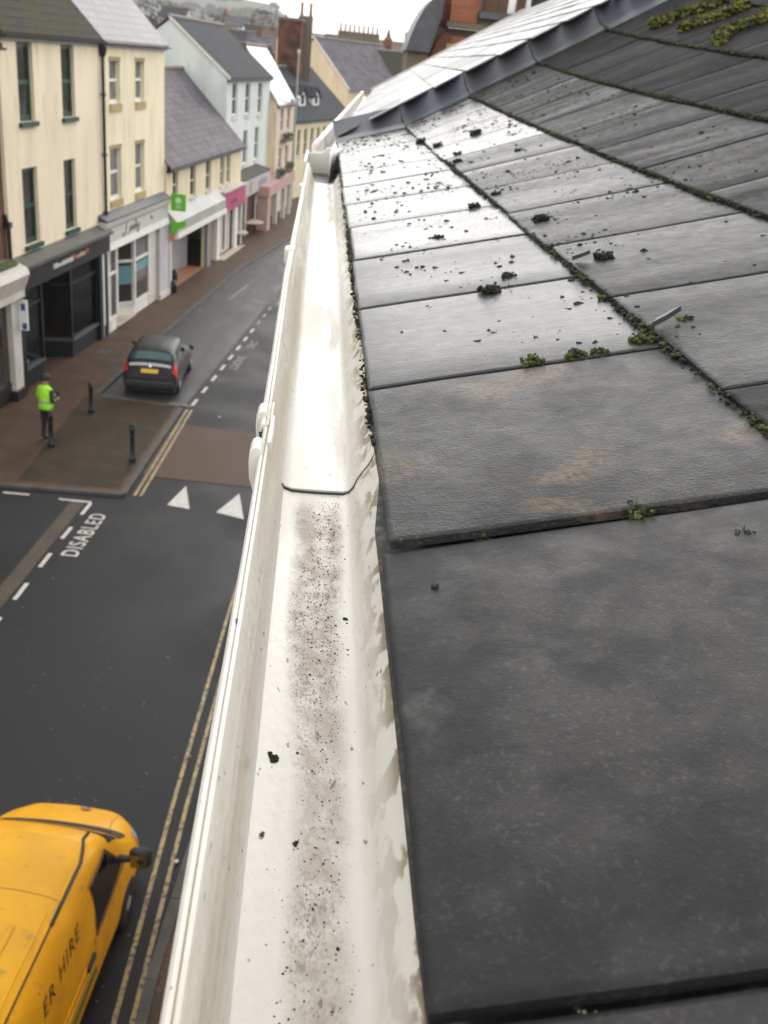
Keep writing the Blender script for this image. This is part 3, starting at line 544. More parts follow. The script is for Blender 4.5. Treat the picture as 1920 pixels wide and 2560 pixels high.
# --- E: narrow house, rain-bright roof
opsE = [(34.3, 35.3, 5.2, 6.6), (36.6, 37.6, 5.2, 6.6), (34.2, 35.2, 2.9, 4.2), (36.5, 37.5, 2.9, 4.2)]
Eh = house('narrow_house', 'narrow pinkish cream house with a steep rain-bright roof and plants', FO, FA, 33.0, 39.2, .30, 8, 6.95, 2.5, 10.1, W['pinkcream'], W['roofW'], opsE, over=.12, gable_over=.12, gutter=W['black'])
MB().box(32.93, 32.995, .301, .92, 0, 7.0).build('side_wall_strip', W['ochre'], Eh)
for o in opsE: window(Eh, *o, .30, W['offwhite'], W['glass'], W['offwhite'])
b = MB(); b.lathe([(.0, 0), (.16, .05), (.2, .2), (.12, .3)], n=8); o = b.build('finial', W['white'], Eh, True); o.location = (39.1, .1, 7.0)
def leaf_clump(b, c, r, n, s):
    for _ in range(n):
        d = Vector((ru(-1, 1), ru(-1, 1), ru(-1, 1)))
        if d.length > 1: d.normalize()
        p = Vector(c) + Vector((d.x * r[0], d.y * r[1], d.z * r[2])); u = Vector((ru(-1, 1), ru(-1, 1), ru(-1, 1))).normalized() * s * ru(.6, 1.3); v = u.cross(Vector((ru(-1, 1), ru(-1, 1), ru(-1, 1)))).normalized() * s * .5
        b.add([p - u, p + v, p + u, p - v], [(0, 1, 2, 3)])
def planter(x, y, z, w, lab):
    t = thing('window_box', lab, 'planter', g2w(x, y, z), math.pi / 2 - rad(FA)); MB().box(-w, w, -.14, .14, -.2, 0).build('trough', W['brown_wall'], t)
    b = MB(); leaf_clump(b, (0, 0, .12), (w * 1.05, .25, .25), 260, .07); b.build('foliage', W['leaf'], t)
planter(35.6, .02, 4.75, 1.3, 'leafy window box high on the narrow pinkish house'); planter(31.0, -.5, 2.95, .8, 'green planter on top of the pink porch, nearer one'); planter(34.0, -.5, 3.1, .7, 'green planter on top of the pink porch, farther one')

# --- F: cream terrace with little white dormers; Y: ochre gable house (street turns right)
def house_pts(name, label, p, q, eave, depth, pitch, wall, roof, ops=(), **k):
    az = math.degrees(math.atan2(q[0] - p[0], q[1] - p[1])); L = math.hypot(q[0] - p[0], q[1] - p[1])
    rb = depth / 2; return house(name, label, p, az, 0, L, 0, depth, eave, rb, eave + rb * math.tan(rad(pitch)), wall, roof, ops, **k), L
opsF = [(1.0 + 1.6 * i, 1.75 + 1.6 * i, 3.0, 4.9) for i in range(9)]
Fh, L = house_pts('cream_terrace', 'cream terrace with tall narrow windows and two white dormers', (-2.1, 76), (2.3, 90.5), 5.6, 7.4, 41, W['cream3'], W['roofD'], opsF, gutter=W['black'], over=.2)
for o in opsF: window(Fh, *o, 0, W['offwhite'], W['glass'], W['offwhite'])
def dormer(root, x, y, z, w, h, d, m):
    b = MB(); b.prism([(x - w, y, z), (x + w, y, z), (x + w, y, z + h * .55), (x, y, z + h), (x - w, y, z + h * .55)], (0, d, 0)); o = fixn(b.build('dormer', W['whitewall'], root))
    r = MB(); r.prism([(x - w - .15, y - .15, z + h * .50), (x, y - .15, z + h + .08), (x, y - .15, z + h - .03), (x - w - .15, y - .15, z + h * .42)], (0, d, 0)); r.prism([(x + w + .15, y - .15, z + h * .50), (x, y - .15, z + h + .08), (x, y - .15, z + h - .03), (x + w + .15, y - .15, z + h * .42)], (0, d, 0)); fixn(r.build('roof', W['roofD'], o))
    MB().box(x - w * .45, x + w * .45, y - .02, y - .002, z + .15, z + h * .6).build('pane', W['glass'], o)
dormer(Fh, 4.2, .8, 6.35, .75, 1.3, 2.2, 0); dormer(Fh, 7.6, .8, 6.35, .75, 1.3, 2.2, 0)
opsY = [(.9, 1.5, 4.6, 6.6), (2.3, 2.9, 4.6, 6.6)]
Yh, L = house_pts('ochre_house', 'tall ochre cream house showing its broad gable and wet slate roof', (2.1, 97), (8.8, 104.4), 7.5, 9.2, 40, W['ochre'], W['roofC'], opsY, gutter=W['offwhite'], over=.2, gable_over=.10, verge=W['offwhite'])
for o in opsY: window(Yh, *o, 0, W['offwhite'], W['glass'])

# --- chimneys and far roofs
def chimney(name, label, c, w, d, z0, z1, m, pots=2, rz=0, pot_h=.5, pr=.13, group=None, cap=True):
    t = thing(name, label, 'chimney', (c[0], c[1], z0), rz, group); h = z1 - z0
    MB().box(-w / 2, w / 2, -d / 2, d / 2, 0, h).build('stack', m, t)
    if cap: b = MB(); b.box(-w / 2 - .06, w / 2 + .06, -d / 2 - .06, d / 2 + .06, h + .002, h + .12); b.box(-w / 2 + .05, w / 2 - .05, -d / 2 + .05, d / 2 - .05, h + .122, h + .2); b.build('cap', W['brown_wall'], t)
    for i in range(pots):
        x = 0 if pots == 1 else -w / 2 + .2 + (w - .4) * i / (pots - 1)
        MB().lathe([(pr, 0), (pr * .85, pot_h * .7), (pr, pot_h * .85), (pr * 1.05, pot_h), (pr * .7, pot_h)], (x, 0, h + .16), 10).build('pot', W['terracottapot'], t, True)
    return t
chimney('chimney_stack', 'huge soot-stained red brick chimney stack behind the mint house', (-2.92, 86.0), 1.80, 1.9, 8.0, 12.2, W['brick_soot'], 0, rad(-8))
chimney('chimney_stack', 'brown stack with two pots against the big red chimney', (-1.88, 87.6), 1.1, 1.0, 8.0, 12.5, W['brown_wall'], 2, pot_h=1.0)
kk = house_pts('far_house', 'distant house with a pale rain-bright roof right of the big chimney', (-3.1, 128), (3.2, 133), 11.5, 5, 14, W['ochre'], W['roofW'], over=.5)[0]
rr = house_pts('far_house', 'long far roof carrying the row of chimney pots', (1.3, 119), (10.5, 123), 10.6, 8, 20, W['grey_wall'], W['tile'], over=.2)[0]
t = chimney('chimney_stack', 'long stack with a row of nine pots on the far ridge', (3.3, 120.2), 4.6, .6, 10.5, 12.45, W['brown_wall'], 9, rad(14), pot_h=.75, pr=.12)
MB().lathe([(.05, 0), (.05, 1.4)], (-2.1, 0, 2.0), 6).build('aerial', W['terracottapot'], t)
chimney('chimney_stack', 'dark square stack below the row of nine pots, left one', (2.75, 110), 1.4, 1, 8, 11.3, W['brown_wall'], 0)
chimney('chimney_stack', 'dark square stack below the row of nine pots, right one', (4.6, 110), 1.4, 1, 7.6, 11.1, W['brown_wall'], 0)
t = thing('roof_spire', 'small reddish pointed turret on the far roofline', 'turret', (6.3, 115, 11.2)); MB().lathe([(.45, 0), (.45, .8), (.5, .85), (.22, 1.3), (.02, 2.1)], n=8).build('turret', W['brick'], t)
t = house_pts('far_house', 'dark mossy sloping roof behind the ochre house at right', (4.9, 103), (10, 104), 8.2, 6, 42, W['whitewall'], W['roofA'])[0]
# town roofs below the hill, pictured as small houses and bare trees
tone = ['whitewall', 'cream3', 'grey_wall', 'pinkcream']; rt = ['roofD', 'roofC', 'tile', 'roofA']
town = [(-19, 118, 9.2, 3), (-14.5, 124, 8.3, 0), (-11.5, 116, 7.6, 1), (-9.2, 132, 9.3, 0), (-12.8, 150, 11.0, 0), (-8.4, 150, 10.6, 0), (-16.5, 160, 11.8, 2), (-21, 165, 12.2, 1), (-26, 150, 11.5, 0), (-6.2, 138, 8.8, 2), (-7.4, 170, 11.8, 1), (-11, 185, 12.8, 0), (-27, 190, 14, 2), (-18, 200, 14.0, 0)]
names = ['pale far house left of the hedge', 'white far house with a slate roof under the hill', 'cream far house just behind the mint roof', 'white far house beside the big red chimney', 'small white cottage low on the hill', 'white far cottage touching the big chimney in view', 'grey far house under the hill crest', 'cream far house high behind the mint gable', 'white far house at the foot of the hill, left', 'grey far house half hidden by the big chimney', 'cream far cottage above the chimney-side roofs', 'white cottage highest on the near slope', 'grey cottage highest on the left slope', 'white cottage in the middle of the far slope']
for i, (x, y, z, k) in enumerate(town):
    w = ru(4.5, 6.5); h = house_pts('far_house', names[i], (x - w / 2, y), (x + w / 2, y + ru(-2, 2)), z - ru(.4, .9), 5, 32, W[tone[k]], W[rt[i % 4]], group='houses under the hill')[0] if False else house_pts('far_house', names[i], (x - w / 2, y), (x + w / 2, y + ru(-2, 2)), z - ru(.4, .9), 5, 32, W[tone[k]], W[rt[i % 4]])[0]
    b = MB(); b.box(w * .2, w * .2 + .7, 2.2, 2.8, z - .5, z + 1.5); b.box(w * .2 + .2, w * .2 + .5, 2.35, 2.65, z + 1.5, z + 1.9); b.build('chimney', W['brick'] if i % 3 else W['brown_wall'], h)
    b = MB(); [b.box(w * u, w * u + .8, -.05, -.01, z - 2.2, z - 1.2) for u in (.15, .42, .70)]; b.build('window', W['glass'], h)
def tree(x, y, z0, h, r, lab):
    t = thing('tree', lab, 'tree', (x, y, z0)); b = MB(); b.tube([(0, 0, 0), (.1, 0, h * .3), (0, .1, h * .55), (.05, 0, h * .8)], [.22, .17, .11, .04], 7)
    for k in range(6): a = k * 1.05; b.tube([(0, 0, h * (.32 + .06 * k)), (r * .5 * math.cos(a), r * .5 * math.sin(a), h * (.5 + .05 * k)), (r * .85 * math.cos(a), r * .85 * math.sin(a), h * (.62 + .05 * k))], [.09, .05, .02], 5)
    b.build('trunk', W['bark'], t); b = MB()
    for k in range(11): a = ru(0, 6.28); q = ru(.1, .8) * r; leaf_clump(b, (q * math.cos(a), q * math.sin(a), h * ru(.42, .95)), (r * .42, r * .42, h * .13), 60, .28)
    b.build('crown', W['tree'], t)
for i, (x, y, h, lab) in enumerate([(-24, 140, 12.5, 'tall dark bare tree at the left under the hill'), (-15.5, 138, 10.8, 'dark tree directly above the mint roof ridge'), (-9.8, 141, 10.9, 'dark tree left of the big red chimney'), (-6.6, 128, 9.6, 'small dark tree low beside the big red chimney'), (-19, 182, 15.0, 'bare brown tree on the slope behind the town'), (-13.5, 215, 17.2, 'bare tree highest on the slope behind the town'), (-30, 200, 17, 'bare tree far left on the slope')]): tree(x, y, -.5, h, h * .26, lab)
hb = MB(); nrm = 0
for _ in range(900):
    y = ru(420, 1150); az = ru(-.30, -.04); x = az * y; rise = max(0, min(1, (y - 260) / 900)) ** 1.5
    top = 10 + 41 * (1 if az < -.055 else max(0, 1 - (az + .055) / .075) ** 1.3)
    z = rise * (top + 7 * noise.noise(Vector((x / 260, y / 400, 0))) + 3 * noise.noise(Vector((x / 60, y / 60, 2)))) + 4
    if noise.noise(Vector((x / 90, y / 160, 5))) < .0: continue
    s = ru(2.5, 5); hb.lathe([(s * .3, -1), (s * .9, s * .3), (s * .75, s * .8), (s * .2, s * 1.15)], (x, y, z - 1), 6)
kind(tag(hb.build('woodland', M('far_wood', (.060, .055, .040), (.085, .08, .055), rough=.95, scale=.05)), 'brown winter woodland covering the far hillside', 'woodland'), 'stuff')
t = thing('lamp_post', 'slim pale green post standing in front of the big red chimney', 'post', (-1.93, 74.9 - 2.6, 0)); MB().tube([(0, 0, 0), (0, 0, 6), (.03, 0, 9.9)], [.10, .08, .05]).build('pole', M('pale_green_paint', (.30, .34, .27), rough=.5), t); MB().lathe([(.05, 0), (.09, .05), (.09, .2), (.03, .3)], (.03, 0, 9.9), 8).build('cap', W['offwhite'], t)

# ------------------------------------------------------------------ the roof under the camera (slightly twisted, as it sags)
RO = np.array([.0538, -.0019, 9.7518]); RE = np.array([0, .99997, -.00777])
RU = np.array([.96815, .00195, .25037]); RN = np.array([-.25038, .00752, .96812]); SW = .30
GO = RO.copy(); RO = RO - RN * .0118      # the gutter keeps the eaves line, slate tops come out on it
BS = [0, .25, .5, .75, 1.0, 1.25, 1.5, 1.75, 2.0, 2.25]
C0 = [0, 0, 0, .022, .045, .07, .095, .12, .145, .17]; C2 = [0, .00007, .00047, .00076, .00105, .00135, .00165, .00195, .00225, .00255]
def rh(a, b):
    if b < 0: return 0
    return float(np.interp(b, BS, C0) + np.interp(b, BS, C2) * max(a, 0) ** 2)
def RP(a, b, h=0): return RO + RE * SW * a + RU * b + RN * (rh(a, b) + h)
def slate_mat(name, base, tint, rough, rough2, bump, bs, dirt=None, dl=.56, spec=.5, stretch=(1, 1, 1), S1=9, speck=.35, pale=None, bst=(1, 1, 1), mott=.5, ew=.12):
    m = bpy.data.materials.new(name); m.use_nodes = True; nt = m.node_tree; N = nt.nodes; Lk = nt.links.new; p = N['Principled BSDF']; p.inputs['Specular IOR Level'].default_value = spec
    tc = N.new('ShaderNodeTexCoord'); oi = N.new('ShaderNodeObjectInfo'); mu = N.new('ShaderNodeMath'); mu.operation = 'MULTIPLY'; mu.inputs[1].default_value = 57; Lk(oi.outputs['Random'], mu.inputs[0])
    def nz(sc, st=(1, 1, 1), det=8, dist=0.0, ro=.55):
        mp = N.new('ShaderNodeMapping'); mp.inputs['Scale'].default_value = st; Lk(tc.outputs['Object'], mp.inputs[0])
        n = N.new('ShaderNodeTexNoise'); n.noise_dimensions = '4D'; n.inputs['Scale'].default_value = sc; n.inputs['Detail'].default_value = det; n.inputs['Distortion'].default_value = dist; n.inputs['Roughness'].default_value = ro
        Lk(mp.outputs[0], n.inputs['Vector']); Lk(mu.outputs[0], n.inputs['W']); return n.outputs['Fac']
    def mr(o, a, b, x, y):
        r = N.new('ShaderNodeMapRange')
        for k, v in zip((1, 2, 3, 4), (a, b, x, y)): r.inputs[k].default_value = v
        Lk(o, r.inputs[0]); return r.outputs[0]
    def ma(op, a, b):
        x = N.new('ShaderNodeMath'); x.operation = op
        for i, v in enumerate((a, b)):
            if isinstance(v, (int, float)): x.inputs[i].default_value = v
            else: Lk(v, x.inputs[i])
        return x.outputs[0]
    def mix(f, a, b, bt='MIX'):
        x = N.new('ShaderNodeMix'); x.data_type = 'RGBA'; x.blend_type = bt; Lk(f, x.inputs[0])
        for q, v in ((6, a), (7, b)):
            if isinstance(v, tuple): x.inputs[q].default_value = (*v, 1)
            else: Lk(v, x.inputs[q])
        return x.outputs[2]
    n1 = nz(S1, stretch, 9, .5, .6); n2 = nz(55, (1, 1, 1), 6); n3 = nz(420, (1, 1, 1), 2)
    c = mix(mr(n1, .5 - ew, .5 + ew, 0, 1), base, tint)
    c = mix(mr(n2, .36, .64, .0, mott), c, tuple(v * .45 for v in base))
    c = mix(ma('MULTIPLY', mr(n3, .56, .66, 0, speck), mr(n1, .35, .6, 1, .3)), c, tuple(min(1, v * 2.6) for v in base))
    if dirt: c = mix(ma('MULTIPLY', mr(nz(6.5, (1, 1, 1), 5, 1.4), dl, dl + .10, 0, 1), mr(nz(190, (1, 1, 1), 4), .40, .62, .15, 1)), c, dirt)
    if pale: c = mix(ma('MULTIPLY', mr(nz(17, (1, 1, 1), 3, .3), .62, .67, 0, .8), mr(nz(240, (1, 1, 1), 3), .36, .58, .25, 1)), c, pale)
    Lk(c, p.inputs['Base Color'])
    Lk(mr(ma('ADD', ma('MULTIPLY', n1, .65), ma('MULTIPLY', n2, .35)), .38, .62, rough, rough2), p.inputs['Roughness'])
    bp = N.new('ShaderNodeBump'); bp.inputs['Distance'].default_value = bump
    Lk(ma('ADD', nz(bs, bst, 6), ma('MULTIPLY', nz(bs * .22, bst, 4), .9)), bp.inputs['Height']); Lk(bp.outputs[0], p.inputs['Normal']); return m
FALL = (.28, 1.6, 1)
SL = {
 'near': slate_mat('smooth_dark_slate', (.0215, .0202, .0195), (.0125, .0122, .0124), .46, .62, .00030, 900, (.046, .040, .031), .60, .22, S1=22, speck=.55, pale=(.046, .044, .041), ew=.055, mott=.6),
 'dust': slate_mat('dusty_rough_slate', (.0265, .025, .024), (.018, .0175, .017), .42, .60, .0011, 480, (.092, .064, .038), .53, .26, S1=9, speck=.7, bst=(.8, 1, 1)),
 'wet': slate_mat('rain_wet_slate_face', (.030, .0295, .029), (.036, .035, .034), .19, .36, .00055, 420, None, .5, .40, FALL, 4, .15, bst=(.6, 1, 1), mott=.1),
 'sheen': slate_mat('silver_wet_slate_face', (.030, .0295, .029), (.036, .035, .034), .27, .40, .00055, 420, None, .5, .25, FALL, 4, .2, bst=(.6, 1, 1), mott=.15),
 'half': slate_mat('patchy_damp_slate', (.024, .0235, .023), (.019, .0185, .018), .30, .52, .0011, 460, (.030, .025, .019), .58, .12, FALL, 4, .35, bst=(.7, 1, 1), mott=.25),
 'damp': slate_mat('damp_grey_slate', (.024, .0235, .023), (.015, .0145, .0145), .44, .70, .0012, 400, (.030, .026, .019), .58, .07, FALL, 7, .4, mott=.4),
 'dry': slate_mat('weathered_grey_slate', (.026, .0265, .0265), (.015, .0155, .0155), .62, .8, .0014, 320, (.022, .025, .014), .56, .03, FALL, 7, .5)}
roof = thing('slate_roof', 'wet grey slate roof running up to the right beside the white gutter', 'roof', tuple(RO))
TH = .0062
def slate(i, k):
    """course i, index k along the eaves"""
    off = .647 if i % 2 == 0 else .19
    a0, a1 = off + k - 1, off + k
    a0 += .007; a1 -= .007
    if a1 > 13.1: a1 = 13.1
    if a0 >= a1 - .05: return
    b0, b1 = .25 * i - (.0), .25 * (i + 1) + .05
    lift = ru(.0, .0012) ; j = ru(-.003, .003); tl = ru(-.0012, .0012)
    near_up = 0
    if i == 0 and k == 0: j = -.007; lift = 0; tl = 0
    if i == 0 and k == 1: j = -.006; near_up = .0024; tl = 0
    if i == 0 and k == 2: j = .000; near_up = .0042; tl = 0
    n1, n2 = 8, 8; vs = []; GT = [0, .014, .2, .4, .6, .8, .986, 1]
    for q in range(2):
        for y in range(n2):
            for x in range(n1):
                s, t = GT[x], GT[y]
                a = a0 + (a1 - a0) * t; b = b0 + j + (b1 - b0) * s
                edge = .0004 * noise.noise(Vector((a * 9, b * 30, i))) * 6
                bb = b + (edge if x == 0 else 0); aa = a + (edge * 2 if y in (0, n2 - 1) else 0)
                h = TH + lift + tl * (t - .5) + (TH + .0012) * (1 - s) - (TH if q else 0)
                if not q and (x == 0 or y in (0, n2 - 1)): h -= .0012
                h += near_up * (1 - t) ** 1.5 * (1 - .75 * s)
                h += .0006 * noise.noise(Vector((a * 2, b * 8, i * 3)))
                # follow the course as one flat strip
                bl = .25 * i + (bb - .25 * i)
                p = RO + RE * SW * aa + RU * bb + RN * (rh(a, min(bb, .25 * i + .25)) + h) if bb >= 0 else RO + RE * SW * aa + RU * bb + RN * h
                vs.append(p)
    m = n1 * n2; f = []
    for y in range(n2 - 1):
        for x in range(n1 - 1):
            A_ = y * n1 + x; f.append((A_, A_ + 1, A_ + n1 + 1, A_ + n1))
    rim = [x for x in range(n1)] + [y * n1 + n1 - 1 for y in range(1, n2)] + [(n2 - 1) * n1 + x for x in range(n1 - 2, -1, -1)] + [y * n1 for y in range(n2 - 2, 0, -1)]
    for q in range(len(rim)): u, v = rim[q], rim[(q + 1) % len(rim)]; f.append((v, u, u + m, v + m))
    f.append(tuple(m + r for r in rim))
    o0 = vs[0]; me = bpy.data.meshes.new('slate')
    Rm = np.array([RU, RE, RN])   # rows: local axes
    loc = [tuple(Rm @ (v - o0)) for v in vs]
    me.from_pydata(loc, [], f)
    if i == 0: mt = SL['near'] if k <= 1 and k != 2 else (SL['dust'] if k == 2 else SL['wet'])
    elif i == 1: mt = SL['wet']
    elif i == 2: mt = SL['damp']
    else: mt = SL['dry']
    if i == 0 and k in (3, 4): mt = SL['sheen']
    if i == 1 and k <= 2: mt = SL['damp']
    elif i == 1 and k <= 8: mt = SL['half']
    me.materials.append(mt)
    for p in me.polygons: p.use_smooth = p.index < (n1 - 1) * (n2 - 1)
    me.update()
    o = put('slate', me, roof)
    mw = Matrix.Identity(4)
    for r in range(3):
        for c_ in range(3): mw[r][c_] = float(Rm[c_][r])
    mw.translation = Vector(o0 - RO); o.matrix_local = mw
for i in range(8):
    for k in range(-1 if i == 0 else 0, 15):
        if i >= 2 and k < 2 + i: continue
        slate(i, k)
b = MB(); R_ = []
for a in np.linspace(-2, 13.1, 60):
    e = .0025 * noise.noise(Vector((a * 6, 0, 3))) - (.0075 if a < 2 else .002); R_.append([tuple(RP(a, bb, h) - RO) for bb, h in ((-.001 + e, -.0005), (.2, -.004), (.2, -.009), (.001 + e, -.0075))])
fixn(b.rings(R_).build('eaves_course', M('dark_slate_edge', (.030, .026, .022), (.10, .09, .08), rough=.8, scale=120, lo=.5, hi=.7), roof))  # dark undercourse strip gives slate thickness and also stands for the shadow below
b = MB(); A_ = [-2, 1, 3, 5, 7, 9, 11, 13.3]; B_ = [.02, .25, .5, .75, 1, 1.25, 1.5, 1.75, 2.0]
b.add([tuple(RP(a, bb, -.012 if bb < .3 else -.006) - RO) for a in A_ for bb in B_], [(i * 9 + j, i * 9 + j + 1, (i + 1) * 9 + j + 1, (i + 1) * 9 + j) for i in range(7) for j in range(8)])
fixn(b.build('roof_deck', M('black_roofing_felt', (.008, .008, .008), rough=.9), roof))
# lead flashing pieces stepping up the far edge of the roof
def flash(a0, a1, b0, b1, up, tilt):
    b = MB(); R_ = []; up = up + ru(-.001, .001)
    for t in np.linspace(0, 1, 6):
        bb = b0 + (b1 - b0) * t; e = tilt * (1 - t) * .6
        R_.append([tuple(RP(a, bb, h) - RO) for a, h in ((a0, .014), (a0 + .08, .019), (a1 - .30, .022), (a1 - .24, .026), (a1, .024 + up), (a1 + .012, .022 + up), (a1 + .012, .0), (a0, .004))])
    b.rings(R_); o = fixn(b.build('lead_flashing', W['lead' if rnd() < .5 else 'lead2'], roof, True)); m_ = o.modifiers.new('e', 'EDGE_SPLIT'); m_.split_angle = rad(30); return o
flash(12.35, 13.12, -.005, .248, .050, .0)
for i in range(1, 8): flash(12.58 + ru(-.1, .1), 13.12, .25 * i + .002, .25 * (i + 1) - .002, .052, .0)
# house wall and fascia board under the gutter
hw = thing('house_wall', 'painted wall of the near house below the white gutter', 'wall', (0, 0, 0))
MB().box(.10, 4, -6, 3.9, .05, 9.62).build('wall', W['cream3'], hw)
b = MB(); b.box(.066, .099, -6, 3.75, 9.50, 9.715); b.build('fascia', W['white'], hw)

# ------------------------------------------------------------------ white gutter
gut = thing('gutter', 'dirty white plastic gutter running along the slate edge to the far corner', 'gutter', (0, 0, 0))
def gutter_mat():
    m = bpy.data.materials.new('stained_white_plastic'); m.use_nodes = True; nt = m.node_tree; N = nt.nodes; Lk = nt.links.new; p = N['Principled BSDF']
    p.inputs['Roughness'].default_value = .32
    tc = N.new('ShaderNodeTexCoord'); sp = N.new('ShaderNodeSeparateXYZ'); Lk(tc.outputs['Object'], sp.inputs[0])
    def nz(sc, st, det=6, dist=0):
        mp = N.new('ShaderNodeMapping'); mp.inputs['Scale'].default_value = st; Lk(tc.outputs['Object'], mp.inputs[0])
        n = N.new('ShaderNodeTexNoise'); n.inputs['Scale'].default_value = sc; n.inputs['Detail'].default_value = det; n.inputs['Distortion'].default_value = dist; Lk(mp.outputs[0], n.inputs['Vector']); return n.outputs['Fac']
    def mr(o, a, b, x, y, cl=True):
        r = N.new('ShaderNodeMapRange'); r.clamp = cl; r.interpolation_type = 'SMOOTHSTEP' if cl else 'LINEAR'
        for k, v in zip((1, 2, 3, 4), (a, b, x, y)): r.inputs[k].default_value = v
        Lk(o, r.inputs[0]); return r.outputs[0]
    def ma(op, a, b):
        x = N.new('ShaderNodeMath'); x.operation = op
        for i, v in enumerate((a, b)):
            if isinstance(v, (int, float)): x.inputs[i].default_value = v
            else: Lk(v, x.inputs[i])
        return x.outputs[0]
    def mix(f, a, b):
        x = N.new('ShaderNodeMix'); x.data_type = 'RGBA'; Lk(f, x.inputs[0])
        for s, v in ((6, a), (7, b)):
            if isinstance(v, tuple): x.inputs[s].default_value = (*v, 1)
            else: Lk(v, x.inputs[s])
        return x.outputs[2]
    X, Y = sp.outputs[0], sp.outputs[1]
    wob = ma('MULTIPLY', ma('SUBTRACT', nz(7, (1, 1, 1), 3), .5), .026)
    Xw = ma('ADD', X, wob)
    base = mix(mr(nz(6, (1, .25, 1), 8), .42, .7, 0, 1), (.61, .585, .53), (.48, .43, .355))
    # broad dirt band lying on the sole of the near length
    band = ma('MULTIPLY', mr(ma('SUBTRACT', Xw, mr(Y, .22, .70, .012, .0)), .004, .016, 0, 1), mr(Xw, .036, .047, 1, 0))
    near = mr(Y, .66, .72, 1, 0)
    heavy = mr(Y, .34, .66, .55, 1)
    film = ma('MULTIPLY', ma('MULTIPLY', band, near), ma('MULTIPLY', mr(nz(70, (1, .7, 1), 8), .34, .60, .42, 1), heavy))
    c = mix(film, base, (.165, .110, .064))
    sp1 = mr(nz(760, (1, .6, 1), 3), .50, .62, 0, 1); big = mr(nz(260, (1, .5, 1), 4), .58, .66, 0, 1)
    spk = ma('MULTIPLY', ma('MULTIPLY', band, near), ma('MAXIMUM', ma('MULTIPLY', sp1, .75), big))
    c = mix(ma('MULTIPLY', spk, mr(nz(16, (1, .5, 1), 4), .36, .6, .25, .95)), c, (.070, .040, .021))
    # narrow silt strip on the far length
    xs = ma('ADD', Xw, ma('MULTIPLY', ma('SUBTRACT', nz(30, (1, .5, 1), 4), .5), .006))
    strip = ma('MULTIPLY', ma('MULTIPLY', mr(xs, .036, .039, 0, 1), mr(xs, .0465, .049, 1, 0)), mr(Y, .72, .8, 0, 1))
    c = mix(ma('MULTIPLY', strip, mr(nz(11, (1, .3, 1), 5), .35, .6, .35, 1)), c, (.30, .25, .18))
    # algae and grime on the two side walls
    wl = ma('MULTIPLY', mr(X, -.020, -.014, 0, 1), mr(X, -.006, .0, 1, 0))
    c = mix(ma('MULTIPLY', wl, mr(nz(26, (1, .10, 1), 6), .34, .62, .25, .9)), c, (.40, .345, .265))
    wr = ma('ADD', mr(X, .057, .067, 0, .8), mr(X, .050, .058, 0, .25))
    c = mix(ma('MULTIPLY', wr, mr(nz(70, (1, .6, 1), 8, .6), .47, .56, .15, 1)), c, (.155, .110, .055))
    tiny = mr(nz(210, (1, .5, 1), 2), .70, .74, 0, .8); c = mix(tiny, c, (.10, .085, .07))
    Lk(c, p.inputs['Base Color']); Lk(mr(nz(9, (1, .3, 1)), .35, .65, .22, .5), p.inputs['Roughness'])
    bp = N.new('ShaderNodeBump'); bp.inputs['Distance'].default_value = .0006; Lk(nz(170, (1, .6, 1), 5), bp.inputs['Height']); Lk(bp.outputs[0], p.inputs['Normal'])
    return m
GM = gutter_mat()
# local gutter frame: x = lateral from the front foot of the sole; z = height, y along
GX0 = GO[0] - .066
FARP = [(-92.6, -24), (-93.2, -13), (-92.4, -9.2), (-90.6, -7.6), (-89.2, -8), (-88.6, -9.6), (-87.8, -8), (-86, -7.6), (-84.8, -9), (-83.8, -12), (-82.8, -17), (-80.0, -19.5), (-79.6, -26), (-77.2, -29), (-76.8, -35), (-74.0, -39), (-73.4, -45), (-70.6, -48.5), (-69.2, -53), (-65.5, -57.5), (-60, -59.4), (-53, -59.8), (-35, -60), (-19, -59.8), (-14.5, -58), (-11.5, -53.5), (-9.2, -47), (-5.4, -41), (-1.5, -35), (1.5, -29), (3.2, -24), (4.4, -21), (5.2, -18.5)]
NEARP = [(-84.2, -24), (-84.8, -14), (-84.2, -10), (-82.8, -8.6), (-81.4, -8.8), (-80.9, -9.9), (-80.2, -8.9), (-78.6, -9.2), (-77.6, -11), (-76.8, -17), (-74.8, -20), (-74.4, -27), (-72.6, -29.5), (-72.2, -37), (-70.6, -40), (-70.2, -47), (-68.4, -50), (-68, -56), (-66, -60), (-60, -62.2), (-53, -62.6), (-35, -62.8), (-19, -62.4), (-14, -60.2), (-10.8, -55), (-8.6, -48), (-4.8, -41.5), (-1, -35.5), (1.8, -29.5), (3.2, -24), (4.4, -21), (5.2, -18.5)]
def gut_section(prof, y0, y1, n, th=.0024, wav=.0004, seed=0, end_curve=0, lip_in=0):
    b = MB(); P = [Vector((x / 1000 + .066, z / 1000)) for x, z in prof]; out = []
    for i, p in enumerate(P):
        t = (P[min(i + 1, len(P) - 1)] - P[max(i - 1, 0)]).normalized(); out.append(p + Vector((t.y, -t.x)) * th)
    loop = P + out[::-1]; rs = []
    for j in range(n + 1):
        y = y0 + (y1 - y0) * j / n
        dx = wav * noise.noise(Vector((y * 5, seed, 0))); dz = wav * noise.noise(Vector((y * 4, seed, 7)))
        lp = lip_in * max(0, 1 - max(0, y - .72) / .6)
        rs.append([(p.x + dx + lp * min(1, max(0, (-.008 - p.x) / .012)) + wav * .7 * noise.noise(Vector((y * 9, i * .4, seed))), y + (end_curve * noise.noise(Vector((i * .25, 3, seed))) if j == 0 else 0), p.y + dz - .00777 * y) for i, p in enumerate(loop)])
    return fixn(b.rings(rs).build('gutter_section', GM, gut, True, (GX0, 0, GO[2] + .0)))
g1 = gut_section(NEARP, -.9, .775, 90, seed=1)
